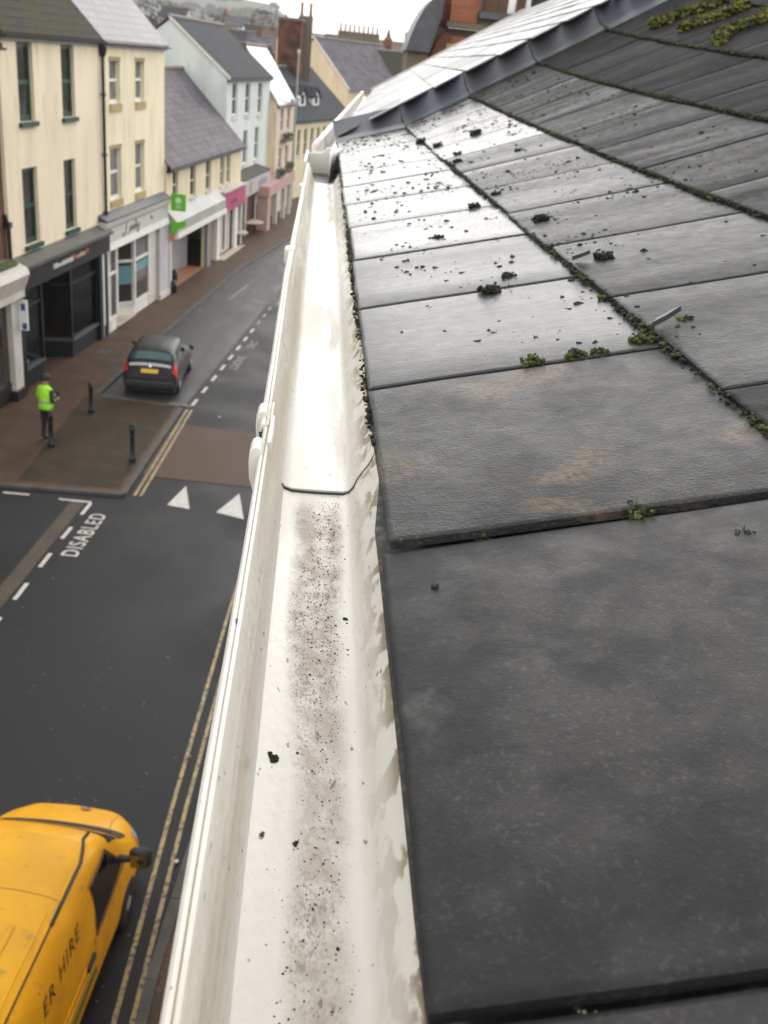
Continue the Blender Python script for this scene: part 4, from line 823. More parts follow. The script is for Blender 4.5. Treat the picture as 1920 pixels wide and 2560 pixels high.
g2 = gut_section(FARP, .715, 2.93, 120, seed=2, end_curve=.0016, lip_in=.0056)
sl_ = gut_section([(x * 1.0, z - 1.3) for x, z in FARP[9:]], .7135, .76, 4, th=.0042, seed=2); sl_.name = 'union_seal'; sl_.data.materials[0] = W['rubber']
for o in (g1, g2):
    m_ = o.modifiers.new('edge', 'EDGE_SPLIT'); m_.split_angle = rad(42)
wp = M('clean_white_plastic', (.66, .64, .59), (.58, .55, .48), rough=.28, scale=20)
def clip(y, parent=gut):
    b = MB(); P = [(-80.5, -26), (-80.2, -17), (-81.5, -8), (-84, -4.2), (-86.5, -3.4), (-89.2, -4.6), (-91.0, -8), (-91.4, -16), (-90.6, -28), (-87.5, -38), (-82.5, -48), (-77, -60), (-70, -66), (-60, -69), (-40, -70), (-18, -70), (-8, -64)]
    loop = [Vector((x / 1000, z / 1000)) for x, z in P + [(-16, -66.5), (-60, -66.5), (-70, -60), (-77, -47), (-81, -36), (-84, -27)]]
    rs = [[(GO[0] + p.x, y + dy, GO[2] + p.y - .00777 * y) for p in loop] for dy in (-.011, -.009, .009, .011)]
    o = fixn(b.rings(rs).build('union_clip', wp, parent, True)); bevel(o, .002, 3); return o
clip(.745); clip(.665)
b = MB(); b.box(GO[0] - .0795, GO[0] - .0765, .676, .734, GO[2] - .030, GO[2] - .012); bevel(b.build('union_strap', wp, gut), .001)
for y in (1.50, 2.35):
    b = MB(); b.box(GO[0] - .099, GO[0] - .083, y - .012, y + .012, GO[2] - .030 - .00777 * y, GO[2] - .004 - .00777 * y); bevel(b.build('bracket_clip', wp, gut), .004)
# far corner: outlet gap and angle box
gz = GO[2] - .00777 * 3
b = MB(); b.prism([(GO[0] - .098, 3.28, gz - .068), (GO[0] + .012, 3.28, gz - .068), (GO[0] + .012, 3.28, gz + .004), (GO[0] - .035, 3.28, gz + .010), (GO[0] - .050, 3.28, gz - .006), (GO[0] - .098, 3.28, gz - .010)], (0, .012, 0)); bevel(fixn(b.build('gutter_angle', wp, gut)), .002)
b = MB(); b.prism([(GO[0] - .100, 2.93, gz - .06), (GO[0] - .094, 2.93, gz - .06), (GO[0] - .094, 2.93, gz - .004), (GO[0] - .100, 2.93, gz - .004)], (0, .36, 0)); fixn(b.build('gutter_angle', wp, gut))
b = MB(); rs = []
for t in np.linspace(0, 1, 9): a = t * math.pi / 2; rs.append([(GO[0] - .028 + .042 * (1 - math.cos(a)) - .0, 3.05 + .22 * math.sin(a), gz - .065), (GO[0] - .028 + .042 * (1 - math.cos(a)), 3.05 + .22 * math.sin(a), gz + .012)])
b.rings(rs, close=False); o = fixn(b.build('gutter_angle', wp, gut, True)); sm = o.modifiers.new('s', 'SOLIDIFY'); sm.thickness = .004
b = MB(); b.box(GO[0] - .094, GO[0] + .010, 2.935, 3.275, gz - .075, gz - .068); b.build('gutter_outlet', W['black'], gut)
g3 = thing('gutter', 'white gutter of the next house leading away from the corner box', 'gutter', (0, 0, 0))
b = MB(); p, q = Vector((GO[0] - .075, 3.36, gz + .004)), Vector((.37, 10.3, 9.72)); d = (q - p).normalized(); n = Vector((d.y, -d.x, 0)).normalized()
prof = [(-.012, -.03), (-.012, .004), (0, .006), (.006, -.004), (.010, -.045), (.03, -.055), (.085, -.055), (.105, -.02), (.108, -.0), (.112, -.0), (.11, -.06), (.03, -.068), (.0, -.05)]
b.rings([[tuple(p + d * ((q - p).length * t) + n * x + Vector((0, 0, z + .0015 * noise.noise(Vector((t * 20, 1, 1)))))) for x, z in prof] for t in np.linspace(0, 1, 12)]); fixn(b.build('gutter_section', wp, g3, True))
# next house: pale wet slate roof rising from that gutter
nr = thing('slate_roof', 'bright rain-wet slate roof of the next house beyond the lead flashing', 'roof', (0, 0, 0))
EA, EB = Vector((.055, 3.75, 9.735)), Vector((.47, 10.2, 9.752)); ed = (EB - EA).normalized(); eh = Vector((ed.y, -ed.x, 0)).normalized(); NP = rad(26.5); eu = (Vector((1.935, 12, 10.544)) - Vector((.47, 10.2, 9.752))).normalized(); en = eu.cross(ed) * -1
if en.z < 0: en = -en
nm = [slate_mat('sky_pale_wet_slate', (.12, .12, .125), (.17, .17, .17), .30, .46, .0016, 60, spec=.35, stretch=(.4, 1, 1), S1=4), slate_mat('sky_pale_wet_slate_worn', (.075, .075, .08), (.12, .12, .12), .34, .5, .0018, 60, spec=.3, stretch=(.4, 1, 1), S1=4)]  # lightened base colour stands in for sky reflected on the wet slates
LEN = (EB - EA).length
for i in range(14):
    k = 0
    x = -1.5 - .15 * (i % 2)
    while x < LEN:
        x1 = min(x + .42, LEN); x0 = x; x = x1
        b0, b1 = .20 * i, .20 * i + .24; h0, h1 = .012 + ru(-.002, .002), .004
        pt = lambda s, t, h: tuple(EA + ed * s + eu * t + en * h)
        # keep clear of the near roof: only pieces beyond its far edge
        mid = EA + ed * x1 + eu * b1
        if (mid.y - 3.94) < .0: continue
        s0 = max(x0, (3.96 - (EA + eu * b1).y) / ed.y)
        if s0 > x1 - .03: continue
        b = MB(); b.add([pt(s0 + .006, b0, h0), pt(x1 - .006, b0, h0), pt(x1 - .006, b1, h1), pt(s0 + .006, b1, h1), pt(s0 + .006, b0, h0 - .008), pt(x1 - .006, b0, h0 - .008), pt(x1 - .006, b1, h1 - .008), pt(s0 + .006, b1, h1 - .008)], [(0, 1, 2, 3), (7, 6, 5, 4), (0, 4, 5, 1), (1, 5, 6, 2), (2, 6, 7, 3), (3, 7, 4, 0)])
        fixn(b.build('slate', nm[random.random() < .25], nr))
b = MB(); b.prism([tuple(EA + ed * .28 + eu * -.0 + en * -.01), tuple(EB + en * -.01), tuple(EB + eu * 2.9 + en * -.01), tuple(EA + ed * .28 + eu * 2.9 + en * -.01)], tuple(en * -.05)); fixn(b.build('roof_deck', W['black'], nr))
b = MB(); b.prism([tuple(EB + ed * .0 + en * .03 - eu * .05), tuple(EB + ed * .10 + en * .03 - eu * .05), tuple(EB + ed * .10 + eu * 2.9 + en * .03), tuple(EB + eu * 2.9 + en * .03)], tuple(en * -.14)); fixn(b.build('verge_board', W['offwhite'], nr))
nw = thing('house_wall', 'wall of the next house under the bright wet roof', 'wall', (0, 0, 0)); b = MB(); b.prism([(.18, 4.0, 0), (.55, 10.15, 0), (4, 10.0, 0), (4, 4.0, 0)], (0, 0, 9.60)); fixn(b.build('wall', W['cream3'], nw))
# little rooflight with white bars and a vent pipe on that roof
TV = EB + eu * 2.55
t = thing('dormer_window', 'small white-framed dormer window at the top edge of the bright roof', 'dormer', tuple(TV + ed * .1 + eu * .15), -.12)
b = MB(); b.box(.12, .75, .02, .6, -.3, .42); b.build('cheek', W['lead'], t)
b = MB(); b.add([(.12, .012, .0), (.62, .012, .0), (.62, .012, .40), (.12, .012, .40)], [(0, 1, 2, 3)]); b.build('pane', W['glass'], t)
for x in (.10, .36, .62): bevel(MB().box(x, x + .045, -.03, .02, -.05, .42).build('bar', W['white'], t), .006)
MB().box(.06, .72, -.05, .02, -.10, -.04).build('sill', W['white'], t)
t = thing('vent_pipe', 'white upright vent pipe at the top of the bright roof', 'pipe', tuple(TV + ed * .1)); MB().tube([(0, 0, -.3), (.02, 0, .5)], .042, 10).build('pipe', W['white'], t, True); MB().lathe([(.055, 0), (.055, .04)], (0, 0, .0), 10).build('collar', W['lead'], t)
# brick building with curved lead dormer beyond
t = thing('brick_building', 'brick building with a curved lead roof and orange chimney behind the bright roof', 'building', (0, 22, 0))
MB().box(2.02, 8, .2, 7, 0, 10.75).build('wall', W['brown_wall'], t)
b = MB(); b.prism([(2.0, 0, 9.4), (2.5, 0, 9.4), (2.5, 0, 10.62), (2.32, 0, 10.66), (2.2, 0, 10.5), (2.1, 0, 10.2)], (0, .196, 0)); fixn(b.build('brick_pier', W['brick'], t))
MB().box(2.5, 3.3, .0, .196, 9.4, 10.60).build('brick_pier', W['brick_orange'], t); MB().box(2.35, 3.1, -.08, .4, 10.76, 10.86).build('cornice', W['brown_wall'], t); MB().box(2.4, 2.62, -.03, -.002, 10.35, 10.46).build('tile_patch', W['tan'], t)
ch = bevel(MB().box(2.42, 2.98, .1, .7, 10.87, 11.9).build('chimney', W['brick_orange'], t), .01); MB().box(2.25, 2.42, .25, .7, 10.6, 11.7).build('chimney_side', W['brick_dark'], t)
MB().box(3.0, 5.2, -.02, .5, 10.98, 11.1).build('coping', W['lead'], t); MB().box(3.0, 5.2, .1, .4, 10.76, 10.98).build('parapet', M('mossy_parapet', (.10, .09, .055), (.075, .07, .04), rough=.8, scale=5), t)
MB().box(3.1, 8, .6, 3, 11.12, 12.5).build('roof', W['tile'], t)
b = MB(); P = [(1.55, 10.25), (1.62, 10.5), (1.72, 10.78), (1.84, 11.02), (1.98, 11.2), (2.12, 11.28), (2.22, 11.28), (2.22, 10.95), (2.12, 10.6), (2.03, 10.25)]
b.prism([(x, -.35, z) for x, z in P], (0, 1.4, 0)); fixn(b.build('curved_roof', W['lead'], t, False))
MB().box(1.6, 2.02, -.2, .9, 0, 10.25).build('bay_wall', W['brown_wall'], t)

# ------------------------------------------------------------------ vehicles
class Loft:
    """stations: list of (v, [(half width, z)]*K) from bottom to the centre of the top"""
    def __init__(s, st, sm=.05): s.v = np.array([x[0] for x in st][::-1]); s.k = np.array([x[1] for x in st][::-1]); s.sm = sm
    def prof(s, v):
        o = 0
        for d, w in ((-1, .25), (0, .5), (1, .25)):
            vv = min(max(v + d * s.sm, s.v[0]), s.v[-1])
            o = o + w * np.array([[np.interp(vv, s.v, s.k[:, i, j]) for j in (0, 1)] for i in range(s.k.shape[1])])
        return o
    def pt(s, v, t, side=1):
        P = s.prof(v); n = len(P) - 1; x = min(max(t, 0), 1) * n; i = min(int(x), n - 1); f = x - i
        p0, p1, p2, p3 = P[max(i - 1, 0)], P[i], P[i + 1], (P[i + 2] if i + 2 <= n else np.array([-P[n - 1][0], P[n - 1][1]]))
        q = .5 * (2 * p1 + (-p0 + p2) * f + (2 * p0 - 5 * p1 + 4 * p2 - p3) * f * f + (-p0 + 3 * p1 - 3 * p2 + p3) * f ** 3)
        return Vector((side * max(q[0], 0), v, q[1]))
    def nrm(s, v, t, side=1):
        e = .01; a = s.pt(v + e, t, side) - s.pt(v - e, t, side); c = s.pt(v, min(t + e, 1), side) - s.pt(v, max(t - e, 0), side)
        n = a.cross(c)
        if n.length < 1e-9: return Vector((0, 0, 1))
        n.normalize(); ref = Vector((side * .6, 0, .5)); return n if n.dot(ref) > 0 else -n
    def at_z(s, v, z, side=1, off=.004, tmax=.8):
        ts = np.linspace(0, tmax, 60); zs = [s.pt(v, t)[2] for t in ts]
        j = next((i for i in range(len(ts)) if zs[i] >= z), len(ts) - 1); i = max(j - 1, 0)
        f = 0 if zs[j] == zs[i] else (z - zs[i]) / (zs[j] - zs[i]); t = ts[i] + (ts[j] - ts[i]) * min(max(f, 0), 1)
        return s.pt(v, t, side) + s.nrm(v, t, side) * off
    def body(s, vs, nt=40):
        b = MB(); R_ = []
        for v in vs: R_.append([tuple(s.pt(v, t, 1)) for t in np.linspace(0, 1, nt)] + [tuple(s.pt(v, t, -1)) for t in np.linspace(1, 0, nt)][1:])
        return b.rings(R_)
    def patch(s, v0, v1, t0, t1, off, nv=8, nt=14, both=True, v1b=None):
        b = MB(); cols = [(t, 1) for t in np.linspace(t0, t1, nt)] + ([(t, -1) for t in np.linspace(t1, t0, nt)][1:] if both else [])
        R_ = []
        for i in range(nv + 1):
            r = []
            for t, sd in cols:
                v = v0 + (v1 - v0) * i / nv; r.append(tuple(s.pt(v, t, sd) + s.nrm(v, t, sd) * off))
            R_.append(r)
        return b.rings(R_, close=False)
    def side_quad(s, c, off=.005, side=1, n=8):
        """c: four (v, z) corners"""
        b = MB(); R_ = []
        for i in range(n + 1):
            r = []
            for j in range(n + 1):
                u, w = i / n, j / n; v = (1 - u) * ((1 - w) * c[0][0] + w * c[1][0]) + u * ((1 - w) * c[3][0] + w * c[2][0]); z = (1 - u) * ((1 - w) * c[0][1] + w * c[1][1]) + u * ((1 - w) * c[3][1] + w * c[2][1])
                r.append(tuple(s.at_z(v, z, side, off)))
            R_.append(r)
        return b.rings(R_, close=False)
def wheel(root, x, y, r, w, m_rim):
    sd = 1 if x > 0 else -1
    wh = MB().lathe([(r * .6, -w / 2), (r * .95, -w / 2), (r, -w * .35), (r, w * .35), (r * .95, w / 2), (r * .6, w / 2)], n=24).build('wheel', W['rubber'], root, True)
    wh.rotation_euler = (0, math.pi / 2, 0); wh.location = (x, y, r)
    b = MB(); b.lathe([(.02, .05 * 1), (r * .2, .05), (r * .55, .02), (r * .62, .04), (r * .62, -.05)], n=20); o = b.build('rim', m_rim, wh, True); o.location = (0, 0, sd * w * .3); o.scale = (1, 1, sd)
    return wh
ypaint = M('yellow_van_paint', (.70, .335, .006), (.60, .275, .006), rough=.34, rough2=.46, scale=2.2, coat=0, spec=.25, c3=(.36, .21, .05), s3=5, lo3=.62, hi3=.75)
yroof = M('grimy_yellow_roof', (.62, .315, .012), (.52, .262, .018), rough=.5, scale=1.6, detail=8, spec=.18, c3=(.19, .13, .05), s3=4, lo3=.60, hi3=.76)
van = thing('yellow_van', 'yellow hire van with dark side lettering parked below the gutter', 'van', (-2.62, 10.06, 0), rad(-6.5))
def vs_(v, ww, *k): return (v, [(a * ww, z) for a, z in k])
st = [
 (0.00, [(.55, .30), (.62, .42), (.66, .55), (.66, .66), (.62, .76), (.56, .83), (.44, .88), (.24, .90), (0, .91)]),
 (-.12, [(.74, .28), (.80, .42), (.83, .56), (.82, .70), (.77, .80), (.69, .88), (.54, .93), (.28, .955), (0, .965)]),
 (-.32, [(.86, .28), (.91, .42), (.93, .58), (.92, .74), (.87, .86), (.78, .95), (.60, 1.01), (.30, 1.04), (0, 1.05)]),
 (-.62, [(.91, .28), (.95, .42), (.96, .62), (.955, .82), (.91, .95), (.84, 1.03), (.66, 1.10), (.33, 1.135), (0, 1.145)]),
 (-.95, [(.92, .28), (.955, .42), (.965, .66), (.96, .92), (.93, 1.10), (.85, 1.33), (.72, 1.43), (.36, 1.475), (0, 1.485)]),
 (-1.25, [(.92, .28), (.955, .42), (.965, .68), (.96, .96), (.94, 1.14), (.86, 1.52), (.75, 1.69), (.40, 1.755), (0, 1.77)]),
 (-1.55, [(.92, .28), (.955, .42), (.965, .68), (.96, .98), (.945, 1.15), (.865, 1.58), (.76, 1.81), (.42, 1.89), (0, 1.91)]),
 (-2.0, [(.92, .28), (.955, .42), (.965, .68), (.96, .98), (.945, 1.16), (.875, 1.60), (.74, 1.86), (.42, 1.955), (0, 1.975)]),
 (-3.2, [(.92, .28), (.955, .42), (.965, .68), (.96, .98), (.945, 1.16), (.885, 1.61), (.74, 1.87), (.42, 1.965), (0, 1.985)]),
 (-4.6, [(.92, .28), (.955, .42), (.96, .68), (.955, .98), (.94, 1.16), (.87, 1.60), (.72, 1.84), (.42, 1.935), (0, 1.95)]),
 (-4.78, [(.88, .32), (.92, .42), (.93, .68), (.92, .98), (.90, 1.16), (.83, 1.58), (.68, 1.78), (.40, 1.86), (0, 1.87)])]
VL = Loft(st, .07)
vv = list(np.linspace(0, -.4, 9)) + list(np.linspace(-.5, -2.2, 24)) + list(np.linspace(-2.4, -4.78, 16))
body = fixn(VL.body(vv).build('body', [ypaint, yroof], van, True))
for p in body.data.polygons:
    c_ = p.center
    if c_.z > 1.80 and abs(c_.x) < .70 and c_.y < -1.5: p.material_index = 1
vg = M('van_window_glass', (.004, .004, .005), rough=.08)
fixn(VL.patch(-.60, -1.24, .66, 1, .006, 10, 12).build('windscreen', vg, van, True))
MB().rings([[tuple(VL.pt(v, t, s_) + VL.nrm(v, t, s_) * .012) for t, s_ in [(q, 1) for q in np.linspace(.64, 1, 10)] + [(q, -1) for q in np.linspace(1, .64, 10)][1:]] for v in (-.52, -.60)], close=False).build('scuttle', W['rubber'], van)
def side_part(name, c, m, off, parent=van, L=VL): return fixn(L.side_quad(c, off).build(name, m, parent, True))
sw = side_part('side_window', [(-1.06, 1.12), (-1.40, 1.60), (-1.94, 1.60), (-2.02, 1.06)], vg, .005)
b = MB(); b.tube([tuple(VL.at_z(v, z, 1, .010)) for v, z in [(-1.03, 1.10), (-1.40, 1.63), (-1.96, 1.63), (-2.05, 1.03), (-1.03, 1.08)]], .008, 6); b.build('seal', W['rubber'], sw)
b = MB(); b.tube([tuple(VL.at_z(v, z, 1, .003)) for v, z in [(-2.08, .45), (-2.10, 1.0), (-2.0, 1.66), (-1.45, 1.68)]], .004, 5); b.tube([tuple(VL.at_z(v, z, 1, .003)) for v, z in [(-3.35, .45), (-3.35, 1.70)]], .004, 5); b.build('door_seam', M('dark_seam', (.06, .03, .006), rough=.7), van)
for z in (.92, .80): fixn(MB().tube([tuple(VL.at_z(v, z + .02 * (v + 2) * .2, 1, .002)) for v in np.linspace(-2.35, -4.5, 12)], .010, 6).build('side_rib', ypaint, van, True))
b = MB(); R_ = []
for v in np.linspace(-2.15, -4.7, 14): R_.append([tuple(VL.at_z(v, z, 1, o_)) for z, o_ in ((.60, .0), (.60, .018), (.68, .018), (.68, .0))])
b.rings(R_); fixn(b.build('rubbing_strip', M('olive_rubbing_strip', (.10, .11, .02), rough=.5), van))
b = MB(); q = [VL.at_z(v, z, 1, .006) for v, z in [(-2.18, .86), (-2.18, .93), (-2.40, .93), (-2.40, .86)]]; b.add(q + [p + Vector((.03, 0, 0)) for p in q], [(4, 5, 6, 7), (0, 1, 5, 4), (1, 2, 6, 5), (2, 3, 7, 6), (3, 0, 4, 7)]); bevel(fixn(b.build('door_handle', W['rubber'], van)), .006)
fixn(MB().tube([tuple(VL.pt(v, t, 1) + VL.nrm(v, t, 1) * .006) for v, t in [(-1.28, .80), (-1.48, .80), (-1.68, .775), (-1.85, .755), (-2.1, .75), (-2.4, .75), (-2.72, .75)]], .020, 6).build('roof_seal', W['rubber'], van, True))
fixn(MB().tube([tuple(VL.pt(v, .75, 1) + VL.nrm(v, .75, 1) * .002) for v in np.linspace(-2.7, -4.7, 12)], .011, 6).build('roof_seal', M('dark_rust_seal', (.05, .02, .008), rough=.7), van, True))
fixn(MB().tube([tuple(VL.pt(v, .79, 1) + VL.nrm(v, .79, 1) * .001) for v in np.linspace(-2.6, -4.7, 12)], .008, 6).build('roof_lip', ypaint, van, True))
for xx in (-.36, -.12, .12, .36):
    t = 1 - abs(xx) / .74 * .25; b = MB(); R_ = [[tuple(VL.pt(v, t + d_, 1 if xx > 0 else -1) + Vector((0, 0, h_))) for d_, h_ in ((-.012, 0), (-.008, .007), (.008, .007), (.012, 0))] for v in np.linspace(-2.85, -4.5, 8)]; b.rings(R_); fixn(b.build('roof_rib', yroof, van, True))
fixn(MB().tube([tuple(VL.pt(-2.42, t, s_) + Vector((0, 0, .0))) for t, s_ in [(q, 1) for q in np.linspace(.76, 1, 8)] + [(q, -1) for q in np.linspace(1, .76, 8)][1:]], .005, 5).build('roof_seam', M('dirty_roof_seam', (.16, .09, .02), rough=.7), van))
# bonnet lines, lamp, badge
for s_ in (1, -1):
    hl = MB(); R_ = [[tuple(VL.pt(v, t, s_) + VL.nrm(v, t, s_) * .006) for t in np.linspace(.36, .56, 6)] for v in (-.06, -.14, -.26, -.40)]; hl.rings(R_, close=False); fixn(hl.build('headlight', M('headlamp_glass', (.35, .36, .36), rough=.08), van, True))
    if s_ == 1: fixn(MB().rings([[tuple(VL.pt(v, t, s_) + VL.nrm(v, t, s_) * .009) for t in (.40, .47)] for v in (-.34, -.40)], close=False).build('indicator', M('amber_lens', (.75, .13, .04), rough=.2), van))
b = MB(); b.lathe([(.07, 0), (.07, .012), (.045, .018), (.02, .012)], n=6); o = b.build('badge', M('chrome', (.55, .55, .56), rough=.2, metallic=1), van); o.location = VL.pt(-.07, .97, 1) + Vector((.10, .0, .005)); o.rotation_euler = (rad(-35), 0, 0)
b = MB(); b.tube([tuple(VL.pt(v, t, 1) + VL.nrm(v, t, 1) * .002) for v, t in [(-.10, .70), (-.32, .76), (-.54, .76)]], .005, 5); b.build('bonnet_seam', M('dark_seam2', (.10, .05, .008), rough=.7), van)
def mirror(s_):
    mr_ = MB(); R_ = []
    for x, hw, hh, dy in ((1.06, .05, .07, 0), (1.10, .085, .125, -.01), (1.20, .10, .145, -.02), (1.28, .095, .14, -.015), (1.315, .06, .09, 0)):
        R_.append([(s_ * x, -1.14 + dy + hw * math.cos(a) * .8, 1.33 + hh * math.sin(a)) for a in [k * math.pi / 6 for k in range(12)]])
    o = fixn(mr_.rings(R_).build('door_mirror', W['rubber'], van, True))
    MB().tube([(s_ * .93, -1.12, 1.24), (s_ * 1.08, -1.14, 1.27)], [.05, .035], 8).build('mirror_arm', W['rubber'], o)
    MB().add([(s_ * 1.09, -1.232, 1.23), (s_ * 1.29, -1.232, 1.23), (s_ * 1.29, -1.232, 1.42), (s_ * 1.09, -1.232, 1.42)], [(0, 1, 2, 3)]).build('mirror_glass', M('mirror_glass', (.30, .26, .10), rough=.05, metallic=.8), o)  # yellowish glass colour stands for the reflection in the mirror
mirror(1); mirror(-1)
for y in (-.92, -3.95):
    for s_ in (1, -1): wheel(van, s_ * .86, y, .33, .22, M('grey_rim', (.3, .3, .31), rough=.4))
MB().box(-.9, .9, -4.7, -.1, .2, .34).build('underbody', W['black'], van)
me = text_mesh('ER HIRE', .235, .28, 1.02, 0, .0, 1.18); me.materials.append(M('dark_brown_lettering', (.03, .014, .006), rough=.5))
for v in me.vertices:
    p = VL.at_z(-3.42 + v.co.x * 1.04, 1.42 + v.co.y, 1, .004, .72); v.co = p
put('lettering', me, van)

# --- grey hatchback
car = thing('grey_car', 'dark grey hatchback parked with its tail towards the bollards', 'car', (-4.70, 32.87, 0), rad(-1.0))
cp = M('dark_grey_car_paint', (.012, .0115, .011), (.016, .015, .0145), rough=.38, scale=2, spec=.2)
st = [
 (0.0, [(.50, .25), (.56, .34), (.58, .42), (.56, .50), (.50, .56), (.42, .60), (.30, .63), (.15, .64), (0, .645)]),
 (-.18, [(.70, .22), (.75, .34), (.77, .46), (.75, .56), (.68, .64), (.58, .69), (.42, .72), (.2, .735), (0, .74)]),
 (-.55, [(.76, .2), (.81, .34), (.825, .50), (.81, .64), (.74, .74), (.64, .79), (.46, .83), (.22, .85), (0, .855)]),
 (-1.0, [(.77, .2), (.82, .34), (.83, .52), (.82, .70), (.76, .82), (.66, .87), (.48, .91), (.24, .93), (0, .935)]),
 (-1.35, [(.77, .2), (.82, .34), (.83, .54), (.82, .74), (.78, .86), (.67, 1.05), (.53, 1.14), (.27, 1.17), (0, 1.18)]),
 (-1.75, [(.77, .2), (.82, .34), (.83, .54), (.82, .76), (.79, .88), (.66, 1.22), (.54, 1.36), (.28, 1.395), (0, 1.40)]),
 (-2.3, [(.77, .2), (.82, .34), (.83, .54), (.82, .78), (.79, .90), (.66, 1.25), (.54, 1.39), (.28, 1.43), (0, 1.435)]),
 (-3.0, [(.77, .2), (.82, .34), (.83, .55), (.82, .80), (.79, .93), (.65, 1.24), (.53, 1.36), (.28, 1.40), (0, 1.405)]),
 (-3.30, [(.77, .22), (.82, .34), (.825, .56), (.81, .82), (.78, .96), (.65, 1.20), (.52, 1.31), (.27, 1.34), (0, 1.345)]),
 (-3.52, [(.76, .24), (.81, .34), (.815, .56), (.80, .80), (.77, .92), (.68, 1.02), (.53, 1.06), (.27, 1.085), (0, 1.09)]),
 (-3.66, [(.75, .26), (.80, .34), (.805, .56), (.79, .74), (.75, .82), (.66, .87), (.5, .895), (.26, .91), (0, .915)]),
 (-3.78, [(.72, .28), (.77, .34), (.78, .50), (.76, .60), (.71, .64), (.62, .66), (.48, .67), (.25, .675), (0, .678)]),
 (-3.82, [(.68, .30), (.73, .36), (.74, .46), (.72, .54), (.67, .57), (.58, .585), (.45, .59), (.24, .592), (0, .593)])]
CL = Loft(st, .04)
cb_ = fixn(CL.body(list(np.linspace(0, -.5, 10)) + list(np.linspace(-.6, -3.2, 28)) + list(np.linspace(-3.25, -3.82, 16)), 32).build('body', [cp, M('car_roof_paint', (.015, .015, .015), rough=.35, spec=.3)], car, True))
cg = M('car_glass', (.006, .008, .009), rough=.07); tg = M('teal_tinted_rear_glass', (.028, .085, .085), (.02, .06, .06), rough=.10, scale=2)
fixn(CL.patch(-3.33, -3.50, .69, 1, .006, 6, 10).build('rear_window', tg, car, True))
fixn(CL.patch(-1.02, -1.72, .66, 1, .006, 6, 10).build('windscreen', cg, car, True))
for s_ in (1, -1):
    for c_ in ([(-1.35, .93), (-1.75, 1.24), (-2.28, 1.27), (-2.30, .93)], [(-2.36, .94), (-2.34, 1.27), (-3.0, 1.25), (-3.18, 1.0)]):
        fixn(CL.side_quad(c_, .005, s_).build('side_window', cg, car, True))
    b = MB(); R_ = []
    for i in range(5):
        v = -3.48 - .23 * i / 4; R_.append([tuple(CL.pt(v, t, s_) + CL.nrm(v, t, s_) * .008) for t in np.linspace(.30, .60, 6)])
    b.rings(R_, close=False); fixn(b.build('tail_light', M('red_lens', (.50, .02, .015), rough=.15), car, True))
    b = MB(); b.lathe([(.02, -.08), (.075, -.05), (.085, .0), (.06, .07)], n=10); o = b.build('door_mirror', W['rubber'], car, True); o.location = (s_ * .92, -1.32, .97)
    for y in (-.68, -3.12): wheel(car, s_ * .74, y, .29, .18, M('silver_rim', (.4, .4, .41), rough=.35))
b = MB(); R_ = [[tuple(CL.pt(v, t, s_) + CL.nrm(v, t, s_) * .012) for t, s_ in [(q, 1) for q in np.linspace(.66, 1, 8)] + [(q, -1) for q in np.linspace(1, .66, 8)][1:]] for v in (-3.585, -3.64)]
b.rings(R_, close=False); fixn(b.build('tailgate_trim', M('pale_grey_trim', (.42, .42, .41), rough=.3), car, True))
b = MB(); b.lathe([(.045, 0), (.045, .015), (.02, .02)], n=10); o = b.build('badge', M('chrome2', (.6, .6, .6), rough=.2, metallic=1), car); o.location = (0, -3.655, .93); o.rotation_euler = (rad(50), 0, 0)
b = MB(); q = [CL.pt(-3.69, 1, 1).z, CL.pt(-3.765, 1, 1).z]
b.add([(-.26, -3.715, .86), (.26, -3.715, .86), (.26, -3.80, .755), (-.26, -3.80, .755)], [(0, 1, 2, 3)]); fixn(b.build('number_plate', M('yellow_plate', (.60, .36, .02), rough=.4), car))
bevel(MB().box(-.76, .76, -3.86, -3.70, .30, .52).build('bumper', M('dark_bumper', (.025, .022, .024), rough=.5), car), .05)
MB().box(-.75, .75, -3.7, -.1, .14, .26).build('underbody', W['black'], car)
b = MB(); b.tube([(.1, -2.9, 1.40), (.1, -3.05, 1.62)], .006, 5); b.build('aerial', W['black'], car)

# ------------------------------------------------------------------ bollards
def bollard(x, y, lab, h=1.0):
    t = thing('bollard', lab, 'bollard', (x, y, .06), 0, 'black bollards on the paved build-out')
    MB().lathe([(.085, 0), (.085, .10), (.062, .13), (.058, h * .82), (.075, h * .84), (.075, h * .87), (.058, h * .885), (.07, h * .93), (.05, h * .98), (.012, h)], n=14).build('post', W['black'], t, True)
    MB().lathe([(.0615, h * .66), (.0635, h * .66), (.0635, h * .70), (.0615, h * .70)], n=14).build('band', W['green'], t); return t
bollard(-6.1, 27.15, 'black bollard nearest the parked grey car', .92); bollard(-4.32, 23.7, 'black bollard nearest the double yellow lines', 1.05); bollard(-6.52, 24.35, 'black bollard standing in front of the person in the lime jacket', 1.0)
for s_, y_, lab in ((8.25, -.35, 'short black post at the left of the terracotta shop entrance'), (10.4, .25, 'short black post in the middle of the terracotta shop entrance')):
    t = thing('door_post', lab, 'post', g2w(s_, y_, .07), 0, None); MB().lathe([(.12, 0), (.12, .3), (.10, .5), (.03, .56)], n=10).build('post', W['black'], t, True)
for (x, y, r, lab) in ((-3.95, 59.6, .85, 'larger pale round café table on the far pavement'), (-4.25, 55.6, .55, 'smaller pale round café table on the far pavement')):
    t = thing('cafe_table', lab, 'table', (x, y, .06)); MB().lathe([(r, .68), (r, .72), (.02, .73)], n=24).build('tabletop', W['tanfloor'], t); MB().lathe([(.3, 0), (.05, .04), (.04, .68)], n=10).build('leg', W['black'], t)

